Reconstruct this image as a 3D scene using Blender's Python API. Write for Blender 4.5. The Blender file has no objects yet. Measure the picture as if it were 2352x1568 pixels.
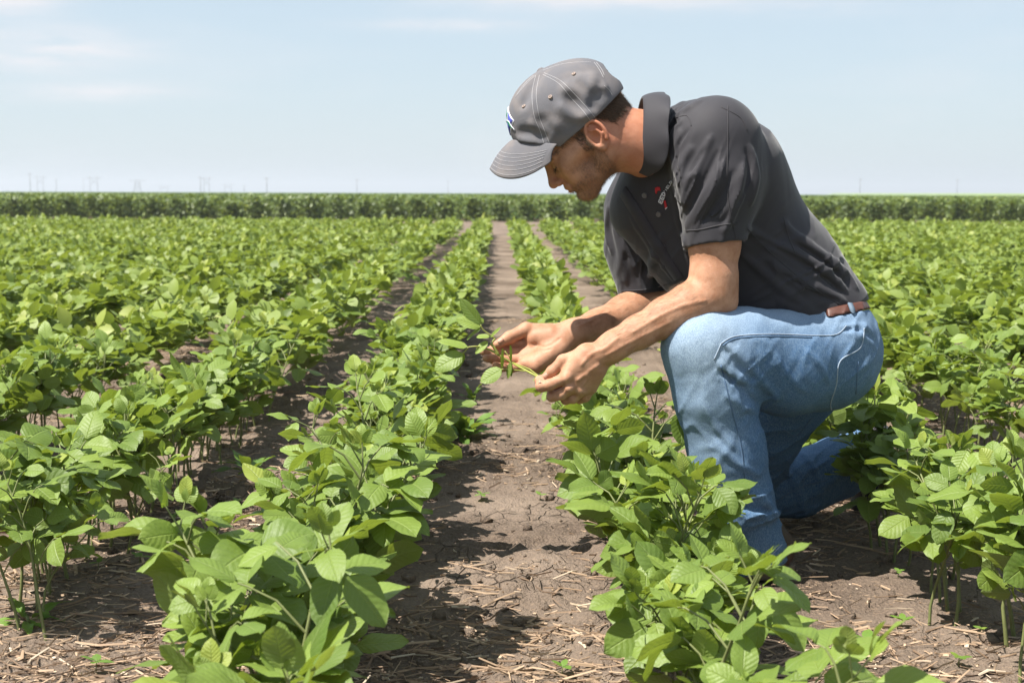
import bpy, math, random
import numpy as np
from mathutils import Vector, Matrix

# ------------------------------------------------------------------ camera, sky, sun, exposure
scene = bpy.context.scene
COL = scene.collection
R = math.radians
FPX = 50.0 / 36.0 * 2352.0            # focal length in pixels of the 2352 px wide view used for measuring
CAM = Vector((0.0, 0.0, 0.80))
PITCH, YAW, ROLL = R(-5.95), R(-0.50), R(0.22)
cam_data = bpy.data.cameras.new("Camera")
cam = bpy.data.objects.new("Camera", cam_data)
COL.objects.link(cam)
cam_data.lens, cam_data.sensor_width = 50, 36
cam_data.clip_start, cam_data.clip_end = 0.05, 9000
cam_rot = (Matrix.Rotation(YAW, 3, 'Z') @ Matrix.Rotation(math.pi / 2 + PITCH, 3, 'X') @ Matrix.Rotation(ROLL, 3, 'Z'))
cam.matrix_world = Matrix.Translation(CAM) @ cam_rot.to_4x4()
cam_data.dof.use_dof = True
cam_data.dof.focus_distance = 2.75
cam_data.dof.aperture_fstop = 9.0
scene.camera = cam
CR, CU, CF = cam_rot @ Vector((1, 0, 0)), cam_rot @ Vector((0, 1, 0)), cam_rot @ Vector((0, 0, -1))

SUN_DIR = Vector((-0.44, -0.21, 0.87)).normalized()      # towards the sun
sun_data = bpy.data.lights.new("sun", 'SUN')
sun_data.energy, sun_data.angle, sun_data.color = 5.0, R(0.5), (1.0, 0.95, 0.87)
sun = bpy.data.objects.new("sun", sun_data)
COL.objects.link(sun)
sun.rotation_euler = SUN_DIR.to_track_quat('Z', 'Y').to_euler()

world = bpy.data.worlds.new("World")
scene.world = world
world.use_nodes = True
wn, wl = world.node_tree.nodes, world.node_tree.links
wn.clear()
w_out, w_bg = wn.new('ShaderNodeOutputWorld'), wn.new('ShaderNodeBackground')
sky = wn.new('ShaderNodeTexSky')
sky.sky_type = 'NISHITA'
sky.sun_disc = False
sky.sun_elevation = math.asin(SUN_DIR.z)
sky.sun_rotation = math.atan2(SUN_DIR.x, SUN_DIR.y)
sky.altitude, sky.air_density, sky.dust_density, sky.ozone_density = 250, 1.0, 1.2, 1.0
w_tc, w_sep = wn.new('ShaderNodeTexCoord'), wn.new('ShaderNodeSeparateXYZ')
w_map, w_noise, w_ramp = wn.new('ShaderNodeMapping'), wn.new('ShaderNodeTexNoise'), wn.new('ShaderNodeValToRGB')
w_map.inputs['Scale'].default_value = (5.0, 5.0, 22.0)
w_map.inputs['Location'].default_value = (1.9, 0.4, 1.3)
w_noise.inputs['Scale'].default_value = 1.0
w_noise.inputs['Detail'].default_value = 6
w_noise.inputs['Roughness'].default_value = 0.55
w_noise.inputs['Distortion'].default_value = 0.5
w_ramp.color_ramp.elements[0].position, w_ramp.color_ramp.elements[0].color = 0.50, (0, 0, 0, 1)
w_ramp.color_ramp.elements[1].position, w_ramp.color_ramp.elements[1].color = 0.80, (0.75, 0.75, 0.75, 1)
veil = wn.new('ShaderNodeMix'); veil.data_type = 'RGBA'          # thin high summer haze lightening the blue
veil.inputs['Factor'].default_value = 0.62
veil.inputs['B'].default_value = (4.95, 5.95, 6.75, 1)
cloud = wn.new('ShaderNodeMix'); cloud.data_type = 'RGBA'
cloud.inputs['B'].default_value = (6.6, 6.5, 6.7, 1)
wl.new(w_tc.outputs['Generated'], w_map.inputs['Vector'])
wl.new(w_map.outputs['Vector'], w_noise.inputs['Vector'])
wl.new(w_noise.outputs['Fac'], w_ramp.inputs['Fac'])
wl.new(sky.outputs['Color'], veil.inputs['A'])
wl.new(veil.outputs['Result'], cloud.inputs['A'])
def w_math(op, a, b=0.0, clamp=False):
    x = wn.new('ShaderNodeMath'); x.operation = op; x.use_clamp = clamp
    for i, v in enumerate((a, b)):
        if isinstance(v, bpy.types.NodeSocket): wl.new(v, x.inputs[i])
        else: x.inputs[i].default_value = v
    return x.outputs[0]
wl.new(w_tc.outputs['Generated'], w_sep.inputs['Vector'])
ahead = w_math('MAXIMUM', w_sep.outputs['Y'], 0.05)
az_t, el_t = w_math('DIVIDE', w_sep.outputs['X'], ahead), w_math('DIVIDE', w_sep.outputs['Z'], ahead)
wisps = w_math('MULTIPLY', w_ramp.outputs['Color'], 0.30)
w_fine = wn.new('ShaderNodeTexNoise'); w_fine.inputs['Scale'].default_value = 1.0; w_fine.inputs['Detail'].default_value = 7; w_fine.inputs['Roughness'].default_value = 0.62
w_map2 = wn.new('ShaderNodeMapping'); w_map2.inputs['Scale'].default_value = (16, 16, 95); w_map2.inputs['Rotation'].default_value = (0, 0.05, 0)
wl.new(w_tc.outputs['Generated'], w_map2.inputs['Vector']); wl.new(w_map2.outputs['Vector'], w_fine.inputs['Vector'])
# separate thin clouds: (direction across, height, half width, half height, density)
for cu, cv, ru, rv, amp in [(-.315, .098, .060, .013, 1.3), (-.345, .130, .045, .010, 1.1), (-.285, .068, .060, .006, 1.0), (.075, .133, .085, .008, 1.2), (-.035, .115, .055, .004, 0.9), (.22, .128, .05, .006, 0.5)]:
    du, dv = w_math('DIVIDE', w_math('SUBTRACT', az_t, cu), ru), w_math('DIVIDE', w_math('SUBTRACT', el_t, cv), rv)
    g_ = w_math('MULTIPLY', w_math('POWER', 2.718, w_math('MULTIPLY', w_math('ADD', w_math('MULTIPLY', du, du), w_math('MULTIPLY', dv, dv)), -1.0)), amp)
    wisps = w_math('ADD', wisps, w_math('MULTIPLY', g_, w_math('SUBTRACT', w_math('MULTIPLY', w_fine.outputs['Fac'], 2.6), 0.75, True)))
wisps = w_math('MINIMUM', wisps, 0.85)
wl.new(wisps, cloud.inputs['Factor'])
wl.new(cloud.outputs['Result'], w_bg.inputs['Color'])
w_bg.inputs['Strength'].default_value = 0.067
wl.new(w_bg.outputs['Background'], w_out.inputs['Surface'])

vs = scene.view_settings
vs.view_transform, vs.look, vs.gamma, vs.use_curve_mapping = 'Standard', 'None', 1.0, False
vs.exposure = 1.05
scene.cycles.max_bounces = 8
scene.cycles.transparent_max_bounces = 6
scene.cycles.use_denoising = True
scene.cycles.denoising_prefilter = 'ACCURATE'

# ------------------------------------------------------------------ helpers
def P(px, py, Y):
    """World point seen at (px, py) of the 2352-wide view, at distance Y along the rows."""
    d = CF + CR * ((px - 1176) / FPX) - CU * ((py - 784) / FPX)
    return np.array(CAM + d * (Y / d.y))

def ray(px, py):
    d = CF + CR * ((px - 1176) / FPX) - CU * ((py - 784) / FPX)
    return np.array(d / d.y)

def px2m(px, Y):
    return px * Y / FPX

def tag(o, label=None, cat=None, group=None, kind=None):
    if label: o['label'] = label
    if cat: o['category'] = cat
    if group: o['group'] = group
    if kind: o['kind'] = kind
    return o

def empty(name, loc=(0, 0, 0), rz=0.0):
    o = bpy.data.objects.new(name, None)
    o.empty_display_size = 0.05
    COL.objects.link(o)
    o.location, o.rotation_euler = loc, (0, 0, rz)
    return o

def link(name, me, mat=None, parent=None):
    o = bpy.data.objects.new(name, me)
    COL.objects.link(o)
    if mat is not None and len(me.materials) == 0: me.materials.append(mat)
    if parent is not None: o.parent = parent
    return o

def mesh_np(name, verts, quads=None, tris=None, smooth=True, uv=None, attrs=None):
    """Mesh from numpy arrays; uv is per vertex; attrs maps a name to per-vertex floats or rgb."""
    verts = np.asarray(verts, np.float32)
    q = np.zeros((0, 4), np.int32) if quads is None else np.asarray(quads, np.int32).reshape(-1, 4)
    t = np.zeros((0, 3), np.int32) if tris is None else np.asarray(tris, np.int32).reshape(-1, 3)
    me = bpy.data.meshes.new(name)
    me.vertices.add(len(verts)); me.vertices.foreach_set('co', verts.ravel())
    loops = np.concatenate([q.ravel(), t.ravel()])
    me.loops.add(len(loops)); me.loops.foreach_set('vertex_index', loops)
    n = len(q) + len(t)
    starts = np.concatenate([np.arange(len(q)) * 4, len(q) * 4 + np.arange(len(t)) * 3]).astype(np.int32)
    me.polygons.add(n); me.polygons.foreach_set('loop_start', starts)
    me.polygons.foreach_set('use_smooth', np.full(n, smooth, bool))
    if uv is not None:
        l = me.uv_layers.new(name='UVMap')
        l.data.foreach_set('uv', np.asarray(uv, np.float32)[loops].ravel())
    for k, v in (attrs or {}).items():
        v = np.asarray(v, np.float32)
        if v.ndim == 1:
            a = me.attributes.new(k, 'FLOAT', 'POINT'); a.data.foreach_set('value', v)
        else:
            a = me.attributes.new(k, 'FLOAT_COLOR', 'POINT')
            a.data.foreach_set('color', np.concatenate([v, np.ones((len(v), 1), np.float32)], 1).ravel())
    me.update(calc_edges=True); me.validate()
    return me

class MB:
    """Collects vertices, quads, uv and one float attribute, then builds one mesh."""
    def __init__(s): s.v, s.q, s.uv, s.a, s.n = [], [], [], [], 0
    def add(s, v, q, uv=None, a=0.0):
        v = np.asarray(v, np.float32)
        s.v.append(v); s.q.append(np.asarray(q, np.int32).reshape(-1, 4) + s.n)
        s.uv.append(np.zeros((len(v), 2), np.float32) if uv is None else np.asarray(uv, np.float32))
        s.a.append(np.full(len(v), a, np.float32) if np.isscalar(a) else np.asarray(a, np.float32)); s.n += len(v)
    def tube(s, pts, rad, n=6, a=0.0, cap=True):
        pts = np.asarray(pts, float); m = len(pts)
        rad = np.broadcast_to(np.asarray(rad, float), (m,))
        t = np.gradient(pts, axis=0); t /= np.linalg.norm(t, axis=1, keepdims=True) + 1e-12
        ref = np.array([0, 0, 1.0]) if abs(t[0][2]) < 0.9 else np.array([1.0, 0, 0])
        u = np.cross(t[0], ref); u /= np.linalg.norm(u)
        ang = np.arange(n) * 2 * np.pi / n; vs_ = []
        for i in range(m):
            u = u - t[i] * np.dot(u, t[i]); u /= np.linalg.norm(u) + 1e-12
            w = np.cross(t[i], u)
            vs_.append(pts[i] + rad[i] * (np.cos(ang)[:, None] * u + np.sin(ang)[:, None] * w))
        v = np.concatenate(vs_)
        q = [(i * n + j, i * n + (j + 1) % n, (i + 1) * n + (j + 1) % n, (i + 1) * n + j) for i in range(m - 1) for j in range(n)]
        if cap:
            v = np.concatenate([v, pts[:1], pts[-1:]]); k = m * n
            for j in range(0, n, 2):
                q.append((k, (j + 2) % n, (j + 1) % n, j))
                b = (m - 1) * n
                q.append((k + 1, b + j, b + (j + 1) % n, b + (j + 2) % n))
        s.add(v, q, None, a)
    def box(s, lo, hi, a=0.0):
        x0, y0, z0 = lo; x1, y1, z1 = hi
        v = [(x0, y0, z0), (x1, y0, z0), (x1, y1, z0), (x0, y1, z0), (x0, y0, z1), (x1, y0, z1), (x1, y1, z1), (x0, y1, z1)]
        s.add(v, [(3, 2, 1, 0), (4, 5, 6, 7), (0, 1, 5, 4), (1, 2, 6, 5), (2, 3, 7, 6), (3, 0, 4, 7)], None, a)
    def mesh(s, name, smooth=True):
        return mesh_np(name, np.concatenate(s.v), np.concatenate(s.q), None, smooth, np.concatenate(s.uv), {'tint': np.concatenate(s.a)})

def hash3(ix, iy, iz, seed):
    h = (ix.astype(np.int64) * 374761393 + iy.astype(np.int64) * 668265263 + iz.astype(np.int64) * 2147483647 + seed * 974634777) & 0xffffffff
    h = ((h ^ (h >> 13)) * 1274126177) & 0xffffffff
    return ((h ^ (h >> 16)) & 0xffff).astype(np.float32) / 32767.5 - 1.0

def vnoise(x, y, z, seed=0):
    """Value noise in [-1, 1] on arrays."""
    xi, yi, zi = np.floor(x), np.floor(y), np.floor(z)
    fx, fy, fz = x - xi, y - yi, z - zi
    fx, fy, fz = [f * f * (3 - 2 * f) for f in (fx, fy, fz)]
    out = 0
    for a in (0, 1):
        for b in (0, 1):
            for c in (0, 1):
                w = (fx if a else 1 - fx) * (fy if b else 1 - fy) * (fz if c else 1 - fz)
                out = out + w * hash3(xi + a, yi + b, zi + c, seed)
    return out

def fbm(x, y, z, seed=0, octaves=4, gain=0.5):
    o, amp, f = 0, 1.0, 1.0
    for i in range(octaves):
        o = o + amp * vnoise(x * f, y * f, z * f, seed + i * 17); amp *= gain; f *= 2.03
    return o

# ------------------------------------------------------------------ node material helpers
class NM:
    def __init__(s, name):
        s.m = bpy.data.materials.new(name); s.m.use_nodes = True
        s.n, s.l = s.m.node_tree.nodes, s.m.node_tree.links
        s.b = s.n['Principled BSDF']; s.out = s.n['Material Output']
    def node(s, t, **kw):
        x = s.n.new(t)
        for k, v in kw.items():
            if hasattr(x, k): setattr(x, k, v)
        return x
    def put(s, sock, v):
        if isinstance(v, bpy.types.NodeSocket): s.l.new(v, sock)
        elif isinstance(v, tuple) and len(v) == 3 and sock.type == 'RGBA': sock.default_value = (*v, 1)
        else: sock.default_value = v
    def set(s, **kw):
        for k, v in kw.items(): s.put(s.b.inputs[k.replace('_', ' ')], v)
    def math(s, op, a, b=0.0, c=None, clamp=False):
        x = s.node('ShaderNodeMath', operation=op); x.use_clamp = clamp
        s.put(x.inputs[0], a); s.put(x.inputs[1], b)
        if c is not None: s.put(x.inputs[2], c)
        return x.outputs[0]
    def mix(s, f, a, b, blend='MIX'):
        x = s.node('ShaderNodeMix'); x.data_type = 'RGBA'; x.blend_type = blend
        s.put(x.inputs['Factor'], f); s.put(x.inputs['A'], a); s.put(x.inputs['B'], b)
        return x.outputs['Result']
    def noise(s, scale, vec=None, detail=3, rough=0.5, dist=0.0):
        x = s.node('ShaderNodeTexNoise'); x.inputs['Scale'].default_value = scale
        x.inputs['Detail'].default_value = detail; x.inputs['Roughness'].default_value = rough; x.inputs['Distortion'].default_value = dist
        if vec is not None: s.l.new(vec, x.inputs['Vector'])
        return x.outputs['Fac']
    def ramp(s, f, stops):
        x = s.node('ShaderNodeValToRGB'); s.put(x.inputs['Fac'], f); e = x.color_ramp.elements
        while len(e) < len(stops): e.new(0.5)
        for i, (p, c) in enumerate(stops): e[i].position = p; e[i].color = (*c, 1) if len(c) == 3 else c
        return x.outputs['Color']
    def obj(s): return s.node('ShaderNodeTexCoord').outputs['Object']
    def mapping(s, vec, scale=(1, 1, 1), rot=(0, 0, 0)):
        x = s.node('ShaderNodeMapping'); s.l.new(vec, x.inputs['Vector'])
        x.inputs['Scale'].default_value = scale; x.inputs['Rotation'].default_value = rot
        return x.outputs['Vector']
    def attr(s, name, out='Fac'):
        x = s.node('ShaderNodeAttribute'); x.attribute_name = name; return x.outputs[out]
    def bump(s, h, strength=0.3, dist=0.01):
        x = s.node('ShaderNodeBump'); x.inputs['Strength'].default_value = strength; x.inputs['Distance'].default_value = dist
        s.l.new(h, x.inputs['Height']); s.l.new(x.outputs['Normal'], s.b.inputs['Normal']); return x.outputs['Normal']

def simple_mat(name, col, rough=0.6, var=0.15, scale=40.0, spec=0.5, metallic=0.0):
    m = NM(name); f = m.noise(scale, m.obj(), 4)
    m.set(Base_Color=m.mix(f, tuple(c * (1 - var) for c in col), tuple(min(1, c * (1 + var)) for c in col)), Roughness=rough, Metallic=metallic)
    m.b.inputs['Specular IOR Level'].default_value = spec
    return m.m

# ---- leaves: midrib and side veins drawn from the leaflet's own uv, quilted bump, paler underside, light passing through
def leaf_material(name, dark, light, veinc, vein_strength=1.0, trans=0.34):
    m = NM(name)
    uvn = m.node('ShaderNodeUVMap'); sp = m.node('ShaderNodeSeparateXYZ'); m.l.new(uvn.outputs['UV'], sp.inputs[0])
    u, v = sp.outputs['X'], sp.outputs['Y']
    av = m.math('MULTIPLY', m.math('ABSOLUTE', m.math('SUBTRACT', v, 0.5)), 2.0)
    rib = m.math('SUBTRACT', 1.0, m.math('DIVIDE', av, 0.075), clamp=True)
    ph = m.math('FRACT', m.math('SUBTRACT', m.math('MULTIPLY', u, 8.0), m.math('MULTIPLY', av, 1.9)))
    tri = m.math('ABSOLUTE', m.math('SUBTRACT', ph, 0.5))
    side = m.math('SUBTRACT', 1.0, m.math('DIVIDE', tri, 0.10), clamp=True)
    veins = m.math('MAXIMUM', rib, m.math('MULTIPLY', side, 0.40))
    tint = m.attr('tint')
    oi = m.node('ShaderNodeObjectInfo').outputs['Random']
    t2 = m.math('ADD', m.math('MULTIPLY', tint, 0.8), m.math('MULTIPLY', oi, 0.2))
    base = m.mix(t2, dark, light)
    base = m.mix(m.ramp(tint, [(0.95, (0, 0, 0)), (1.0, (0.45, 0.45, 0.45))]), base, (0.34, 0.35, 0.05))
    n1 = m.noise(30, m.obj(), 3)
    base = m.mix(m.math('MULTIPLY', n1, 0.35), base, m.mix(0.5, base, veinc))
    base = m.mix(m.math('MULTIPLY', veins, 0.36 * vein_strength), base, veinc)
    geo = m.node('ShaderNodeNewGeometry')
    base = m.mix(m.math('MULTIPLY', geo.outputs['Backfacing'], 0.45), base, (0.165, 0.205, 0.075))
    m.set(Base_Color=base, Roughness=m.math('ADD', 0.45, m.math('MULTIPLY', n1, 0.16)))
    m.b.inputs['Specular IOR Level'].default_value = 0.50
    quilt = m.math('ADD', m.math('MULTIPLY', tri, 0.55), m.math('MULTIPLY', m.noise(240, m.obj(), 2), 0.45))
    quilt = m.math('SUBTRACT', quilt, m.math('MULTIPLY', rib, 0.7))
    nrm = m.bump(quilt, 0.5 * vein_strength, 0.003)
    tr = m.node('ShaderNodeBsdfTranslucent'); m.l.new(nrm, tr.inputs['Normal'])
    m.put(tr.inputs['Color'], m.mix(0.5, base, (0.36, 0.46, 0.01)))
    mx = m.node('ShaderNodeMixShader'); mx.inputs[0].default_value = trans
    m.l.new(m.b.outputs[0], mx.inputs[1]); m.l.new(tr.outputs[0], mx.inputs[2]); m.l.new(mx.outputs[0], m.out.inputs['Surface'])
    return m.m

M_leaf = leaf_material('soy_leaf', (0.052, 0.108, 0.011), (0.245, 0.338, 0.056), (0.31, 0.39, 0.12))
M_leaf_far = leaf_material('soy_leaf_distant', (0.066, 0.118, 0.011), (0.270, 0.345, 0.056), (0.30, 0.37, 0.11), 0.4)
M_leaf_tall = leaf_material('tall_soy_leaf', (0.020, 0.048, 0.008), (0.185, 0.245, 0.048), (0.20, 0.25, 0.07), 0.2, 0.25)
M_weed = leaf_material('weed_leaf', (0.055, 0.125, 0.018), (0.16, 0.28, 0.04), (0.22, 0.33, 0.09), 0.7)
M_stem = simple_mat('soy_stem', (0.155, 0.175, 0.060), 0.6, 0.35, 60)

# ------------------------------------------------------------------ ground: one sheet to the horizon
def axis(fine0, fine1, step, far0, far1):
    a = list(np.arange(fine0, fine1, step)); d = step; x = a[-1]
    while x < far1: d *= 1.13; x += d; a.append(x)
    d = step; x = fine0; b = []
    while x > far0: d *= 1.13; x -= d; b.append(x)
    return np.array(b[::-1] + a)

def soil_height(x, y):
    fade = np.clip((14 - y) / 6, 0, 1) * np.clip((6 - np.abs(x)) / 2, 0, 1)
    z0 = np.zeros_like(x)
    clod = np.clip(fbm(x * 11, y * 11, z0, 5, 4, 0.6), -0.4, 1.2)
    rough = np.clip(fbm(x * 1.4, y * 1.7, z0, 21, 2) + 0.25, 0, 1)
    return fade * (0.010 * fbm(x * 2.2, y * 2.2, z0, 3, 2) + 0.023 * clod * (0.20 + rough) + 0.0050 * fbm(x * 38, y * 38, z0, 9, 2, 0.6))

gx, gy = axis(-2.0, 2.2, 0.0115, -2600, 2600), axis(1.0, 5.6, 0.0115, -40, 3400)
GX, GY = np.meshgrid(gx, gy, indexing='ij')
GZ = soil_height(GX.ravel(), GY.ravel())
ni, nj = len(gx), len(gy)
I = np.arange(ni * nj).reshape(ni, nj)
gq = np.stack([I[:-1, :-1], I[1:, :-1], I[1:, 1:], I[:-1, 1:]], -1).reshape(-1, 4)
m = NM('dry_soil')
pos = m.obj()
n_big, n_mid, n_fine = m.noise(1.3, pos, 4, 0.55), m.noise(14, pos, 5, 0.6), m.noise(150, pos, 4, 0.6)
crust = m.ramp(n_big, [(0.36, (0.054, 0.040, 0.031)), (0.62, (0.285, 0.226, 0.180))])
soil = m.mix(m.math('MULTIPLY', n_mid, 0.62), crust, (0.100, 0.070, 0.053))
soil = m.mix(m.ramp(n_fine, [(0.35, (0, 0, 0)), (0.75, (0.55, 0.55, 0.55))]), soil, (0.31, 0.232, 0.172))
spk = m.noise(60, m.mapping(pos, (1, 3.5, 1), (0, 0, 0.5)), 3, 0.7)
soil = m.mix(m.ramp(spk, [(0.60, (0, 0, 0)), (0.68, (0.7, 0.7, 0.7))]), soil, (0.37, 0.265, 0.180))
vor = m.node('ShaderNodeTexVoronoi'); vor.feature = 'DISTANCE_TO_EDGE'; vor.inputs['Scale'].default_value = 16
m.l.new(pos, vor.inputs['Vector'])
crack = m.math('MULTIPLY', m.ramp(vor.outputs['Distance'], [(0.0, (1, 1, 1)), (0.035, (0, 0, 0))]), m.ramp(m.noise(2.2, pos, 2), [(0.50, (0, 0, 0)), (0.62, (1, 1, 1))]))
soil = m.mix(m.math('MULTIPLY', crack, 0.24), soil, (0.045, 0.032, 0.025))
m.set(Base_Color=soil, Roughness=0.92); m.b.inputs['Specular IOR Level'].default_value = 0.15
m.bump(m.math('SUBTRACT', m.math('ADD', n_mid, m.math('MULTIPLY', n_fine, 0.9)), crack), 0.9, 0.014)
ground = link('ground', mesh_np('ground', np.stack([GX.ravel(), GY.ravel(), GZ], 1), gq), m.m)
tag(ground, kind='structure')

def gz(x, y): return float(soil_height(np.array([x], float), np.array([y], float))[0])

rng = np.random.default_rng(7)
random.seed(7)

# ------------------------------------------------------------------ crop residue and clods on the soil
def rot_from(yaw, pitch, roll):
    return np.array(Matrix.Rotation(yaw, 3, 'Z') @ Matrix.Rotation(pitch, 3, 'Y') @ Matrix.Rotation(roll, 3, 'X'))

def residue(n, seed, lmin, lmax):
    r = np.random.default_rng(seed); N = n * 3
    y = 1.15 + 8.0 * r.random(N) ** 2.1; x = (r.random(N) * 2 - 1) * (0.5 + 0.40 * y) + 0.05
    dens = 0.45 + 1.0 * fbm(x * 1.7, y * 1.7, x * 0 + 3.3, 33, 2) + 0.30 * (y < 2.6)
    ok = np.where(r.random(N) < dens)[0][:n]; x, y = x[ok], y[ok]; n = len(x)
    L = lmin + (lmax - lmin) * r.random(n) ** 3.6; w = 0.0006 + 0.0040 * r.random(n) ** 4; h = 0.0004 + 0.0010 * r.random(n)
    yaw, pit, rol = r.normal(0.25, 0.9, n), r.normal(0, 0.13, n), r.normal(0, 0.4, n); bend = r.normal(0, 0.13, n) * L
    P0 = []
    for t, ww in ((-0.5, 0.7), (0.0, 1.0), (0.5, 0.6)):
        for dy, dz in ((-1, 0), (0, 2), (1, 0), (0, -1)):
            P0.append(np.stack([t * L, bend * (t * t * 4 - 0.5) + dy * w * ww, dz * h], -1))
    v = np.stack(P0, 1)
    c, s_ = np.cos(rol)[:, None], np.sin(rol)[:, None]; Y, Z = v[..., 1] * c - v[..., 2] * s_, v[..., 1] * s_ + v[..., 2] * c
    c, s_ = np.cos(pit)[:, None], np.sin(pit)[:, None]; X, Z = v[..., 0] * c + Z * s_, -v[..., 0] * s_ + Z * c
    c, s_ = np.cos(yaw)[:, None], np.sin(yaw)[:, None]; X, Y = X * c - Y * s_, X * s_ + Y * c
    z0 = soil_height(x, y) + 0.002 + 0.004 * r.random(n)
    v = np.stack([X + x[:, None], Y + y[:, None], Z + z0[:, None]], -1).reshape(-1, 3)
    base = [(s + j, s + (j + 1) % 4, s + 4 + (j + 1) % 4, s + 4 + j) for s in (0, 4) for j in range(4)] + [(3, 2, 1, 0), (8, 9, 10, 11)]
    q = (np.arange(n)[:, None, None] * 12 + np.array(base)[None]).reshape(-1, 4)
    return mesh_np('straw_residue', v, q, None, False, None, {'tint': np.repeat(r.random(n), 12)})

m = NM('straw')
c = m.ramp(m.attr('tint'), [(0.0, (0.14, 0.088, 0.058)), (0.40, (0.33, 0.220, 0.140)), (0.85, (0.48, 0.345, 0.230)), (1.0, (0.62, 0.52, 0.40))])
m.set(Base_Color=m.mix(m.math('MULTIPLY', m.noise(90, m.mapping(m.obj(), (1, 4, 1)), 3), 0.5), c, (0.20, 0.145, 0.095)), Roughness=0.8)
tag(link('straw_residue', residue(52000, 3, 0.004, 0.110), m.m), 'pale broken straw and stalk litter lying on the soil between the rows', 'straw', kind='stuff')

def clods(n, seed):
    r = np.random.default_rng(seed)
    base = np.array([(-1, -1, -1), (1, -1, -1), (1, 1, -1), (-1, 1, -1), (-1, -1, 1), (1, -1, 1), (1, 1, 1), (-1, 1, 1)], float)
    q0 = np.array([(3, 2, 1, 0), (4, 5, 6, 7), (0, 1, 5, 4), (1, 2, 6, 5), (2, 3, 7, 6), (3, 0, 4, 7)])
    vv, qq = [], []
    for k in range(n):
        y = 1.2 + 5.5 * r.random() ** 1.8; x = (r.random() * 2 - 1) * (0.45 + 0.4 * y)
        s = 0.0025 + 0.012 * r.random() ** 4
        v = base * (0.55 + 0.5 * r.random((8, 3))) * s * np.array([1.1, 1, 0.75])
        vv.append(v @ rot_from(r.random() * 6, r.random() * 0.6, 0).T + np.array([x, y, gz(x, y) + s * 0.3])); qq.append(q0 + k * 8)
    return mesh_np('soil_clods', np.concatenate(vv), np.concatenate(qq), None, True)
tag(link('soil_clods', clods(2600, 11), ground.data.materials[0]), 'small dark crumbs and clods of soil scattered over the bare ground', 'soil clods', kind='stuff')
# ------------------------------------------------------------------ soybean plants
def leaflet(L, W, nu=7, nv=6, fold=0.25, curl=0.15, wave=0.0, ph=0.0, taper=0.0):
    t = np.linspace(0, 1, nu + 1); s = np.linspace(-1, 1, nv + 1)
    T, S = np.meshgrid(t, s, indexing='ij')
    sh = np.sin(np.pi * np.clip(T, 0, 1) ** (0.84 + taper)) ** 0.53
    sh = np.clip(sh, 0.02, 1); sh[0, :] = 0.10; sh[-1, :] = 0.03
    y = S * sh * W / 2
    x = T * L
    z = fold * np.abs(y) - curl * L * (T - 0.15) ** 2 - 0.35 * np.abs(S) ** 2 * sh * W * 0.25 + wave * W * np.sin(T * 9 + ph + S * 1.3) * np.abs(S) ** 2 + wave * 0.5 * W * np.sin(T * 5 + ph * 2)
    v = np.stack([x, y, z], -1).reshape(-1, 3)
    i = np.arange((nu + 1) * (nv + 1)).reshape(nu + 1, nv + 1)
    q = np.stack([i[:-1, :-1], i[1:, :-1], i[1:, 1:], i[:-1, 1:]], -1).reshape(-1, 4)
    uv = np.stack([T, S * 0.5 + 0.5], -1).reshape(-1, 2)
    return v, q, uv

def basis(fwd, up):
    f = fwd / np.linalg.norm(fwd)
    u = up - f * np.dot(up, f); u /= np.linalg.norm(u) + 1e-9
    return np.stack([f, np.cross(u, f), u], 1)        # columns: x (length), y (width), z (normal)

def trifoliate(fol, stm, end, direc, up, L, r, nu, nv, spread=1.25, age=0.5, droop=0.0, det=True):
    """Three leaflets at the end of a petiole."""
    B = basis(direc, up)
    W = L * (0.66 + 0.10 * r.random())
    for k, a in ((0, 0.0), (1, spread), (2, -spread)):
        a += r.normal(0, 0.12)
        Lk = L * (1.05 if k == 0 else 0.95) * (1 + r.normal(0, 0.05))
        v, q, uv = leaflet(Lk, W * (1 + r.normal(0, 0.05)), nu, nv, 0.10 + 0.35 * r.random(), 0.04 + 0.30 * r.random(), 0.05 if det else 0.03, r.random() * 6)
        roll, pit = r.normal(0, 0.28), r.normal(droop, 0.24)
        Rm = np.array(Matrix.Rotation(a, 3, 'Z') @ Matrix.Rotation(pit, 3, 'Y') @ Matrix.Rotation(roll, 3, 'X'))
        off = B[:, 0] * (L * 0.20 if k == 0 else 0.0)
        fol.add(v @ Rm.T @ B.T + end + off + 0.004 * (B @ Rm)[:, 0], q, uv, np.clip(age + r.normal(0, 0.17), 0, 1))
    if det: stm.tube([end, end + B[:, 0] * L * 0.20], [0.0011, 0.0008], 4, 0.7, False)

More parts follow.
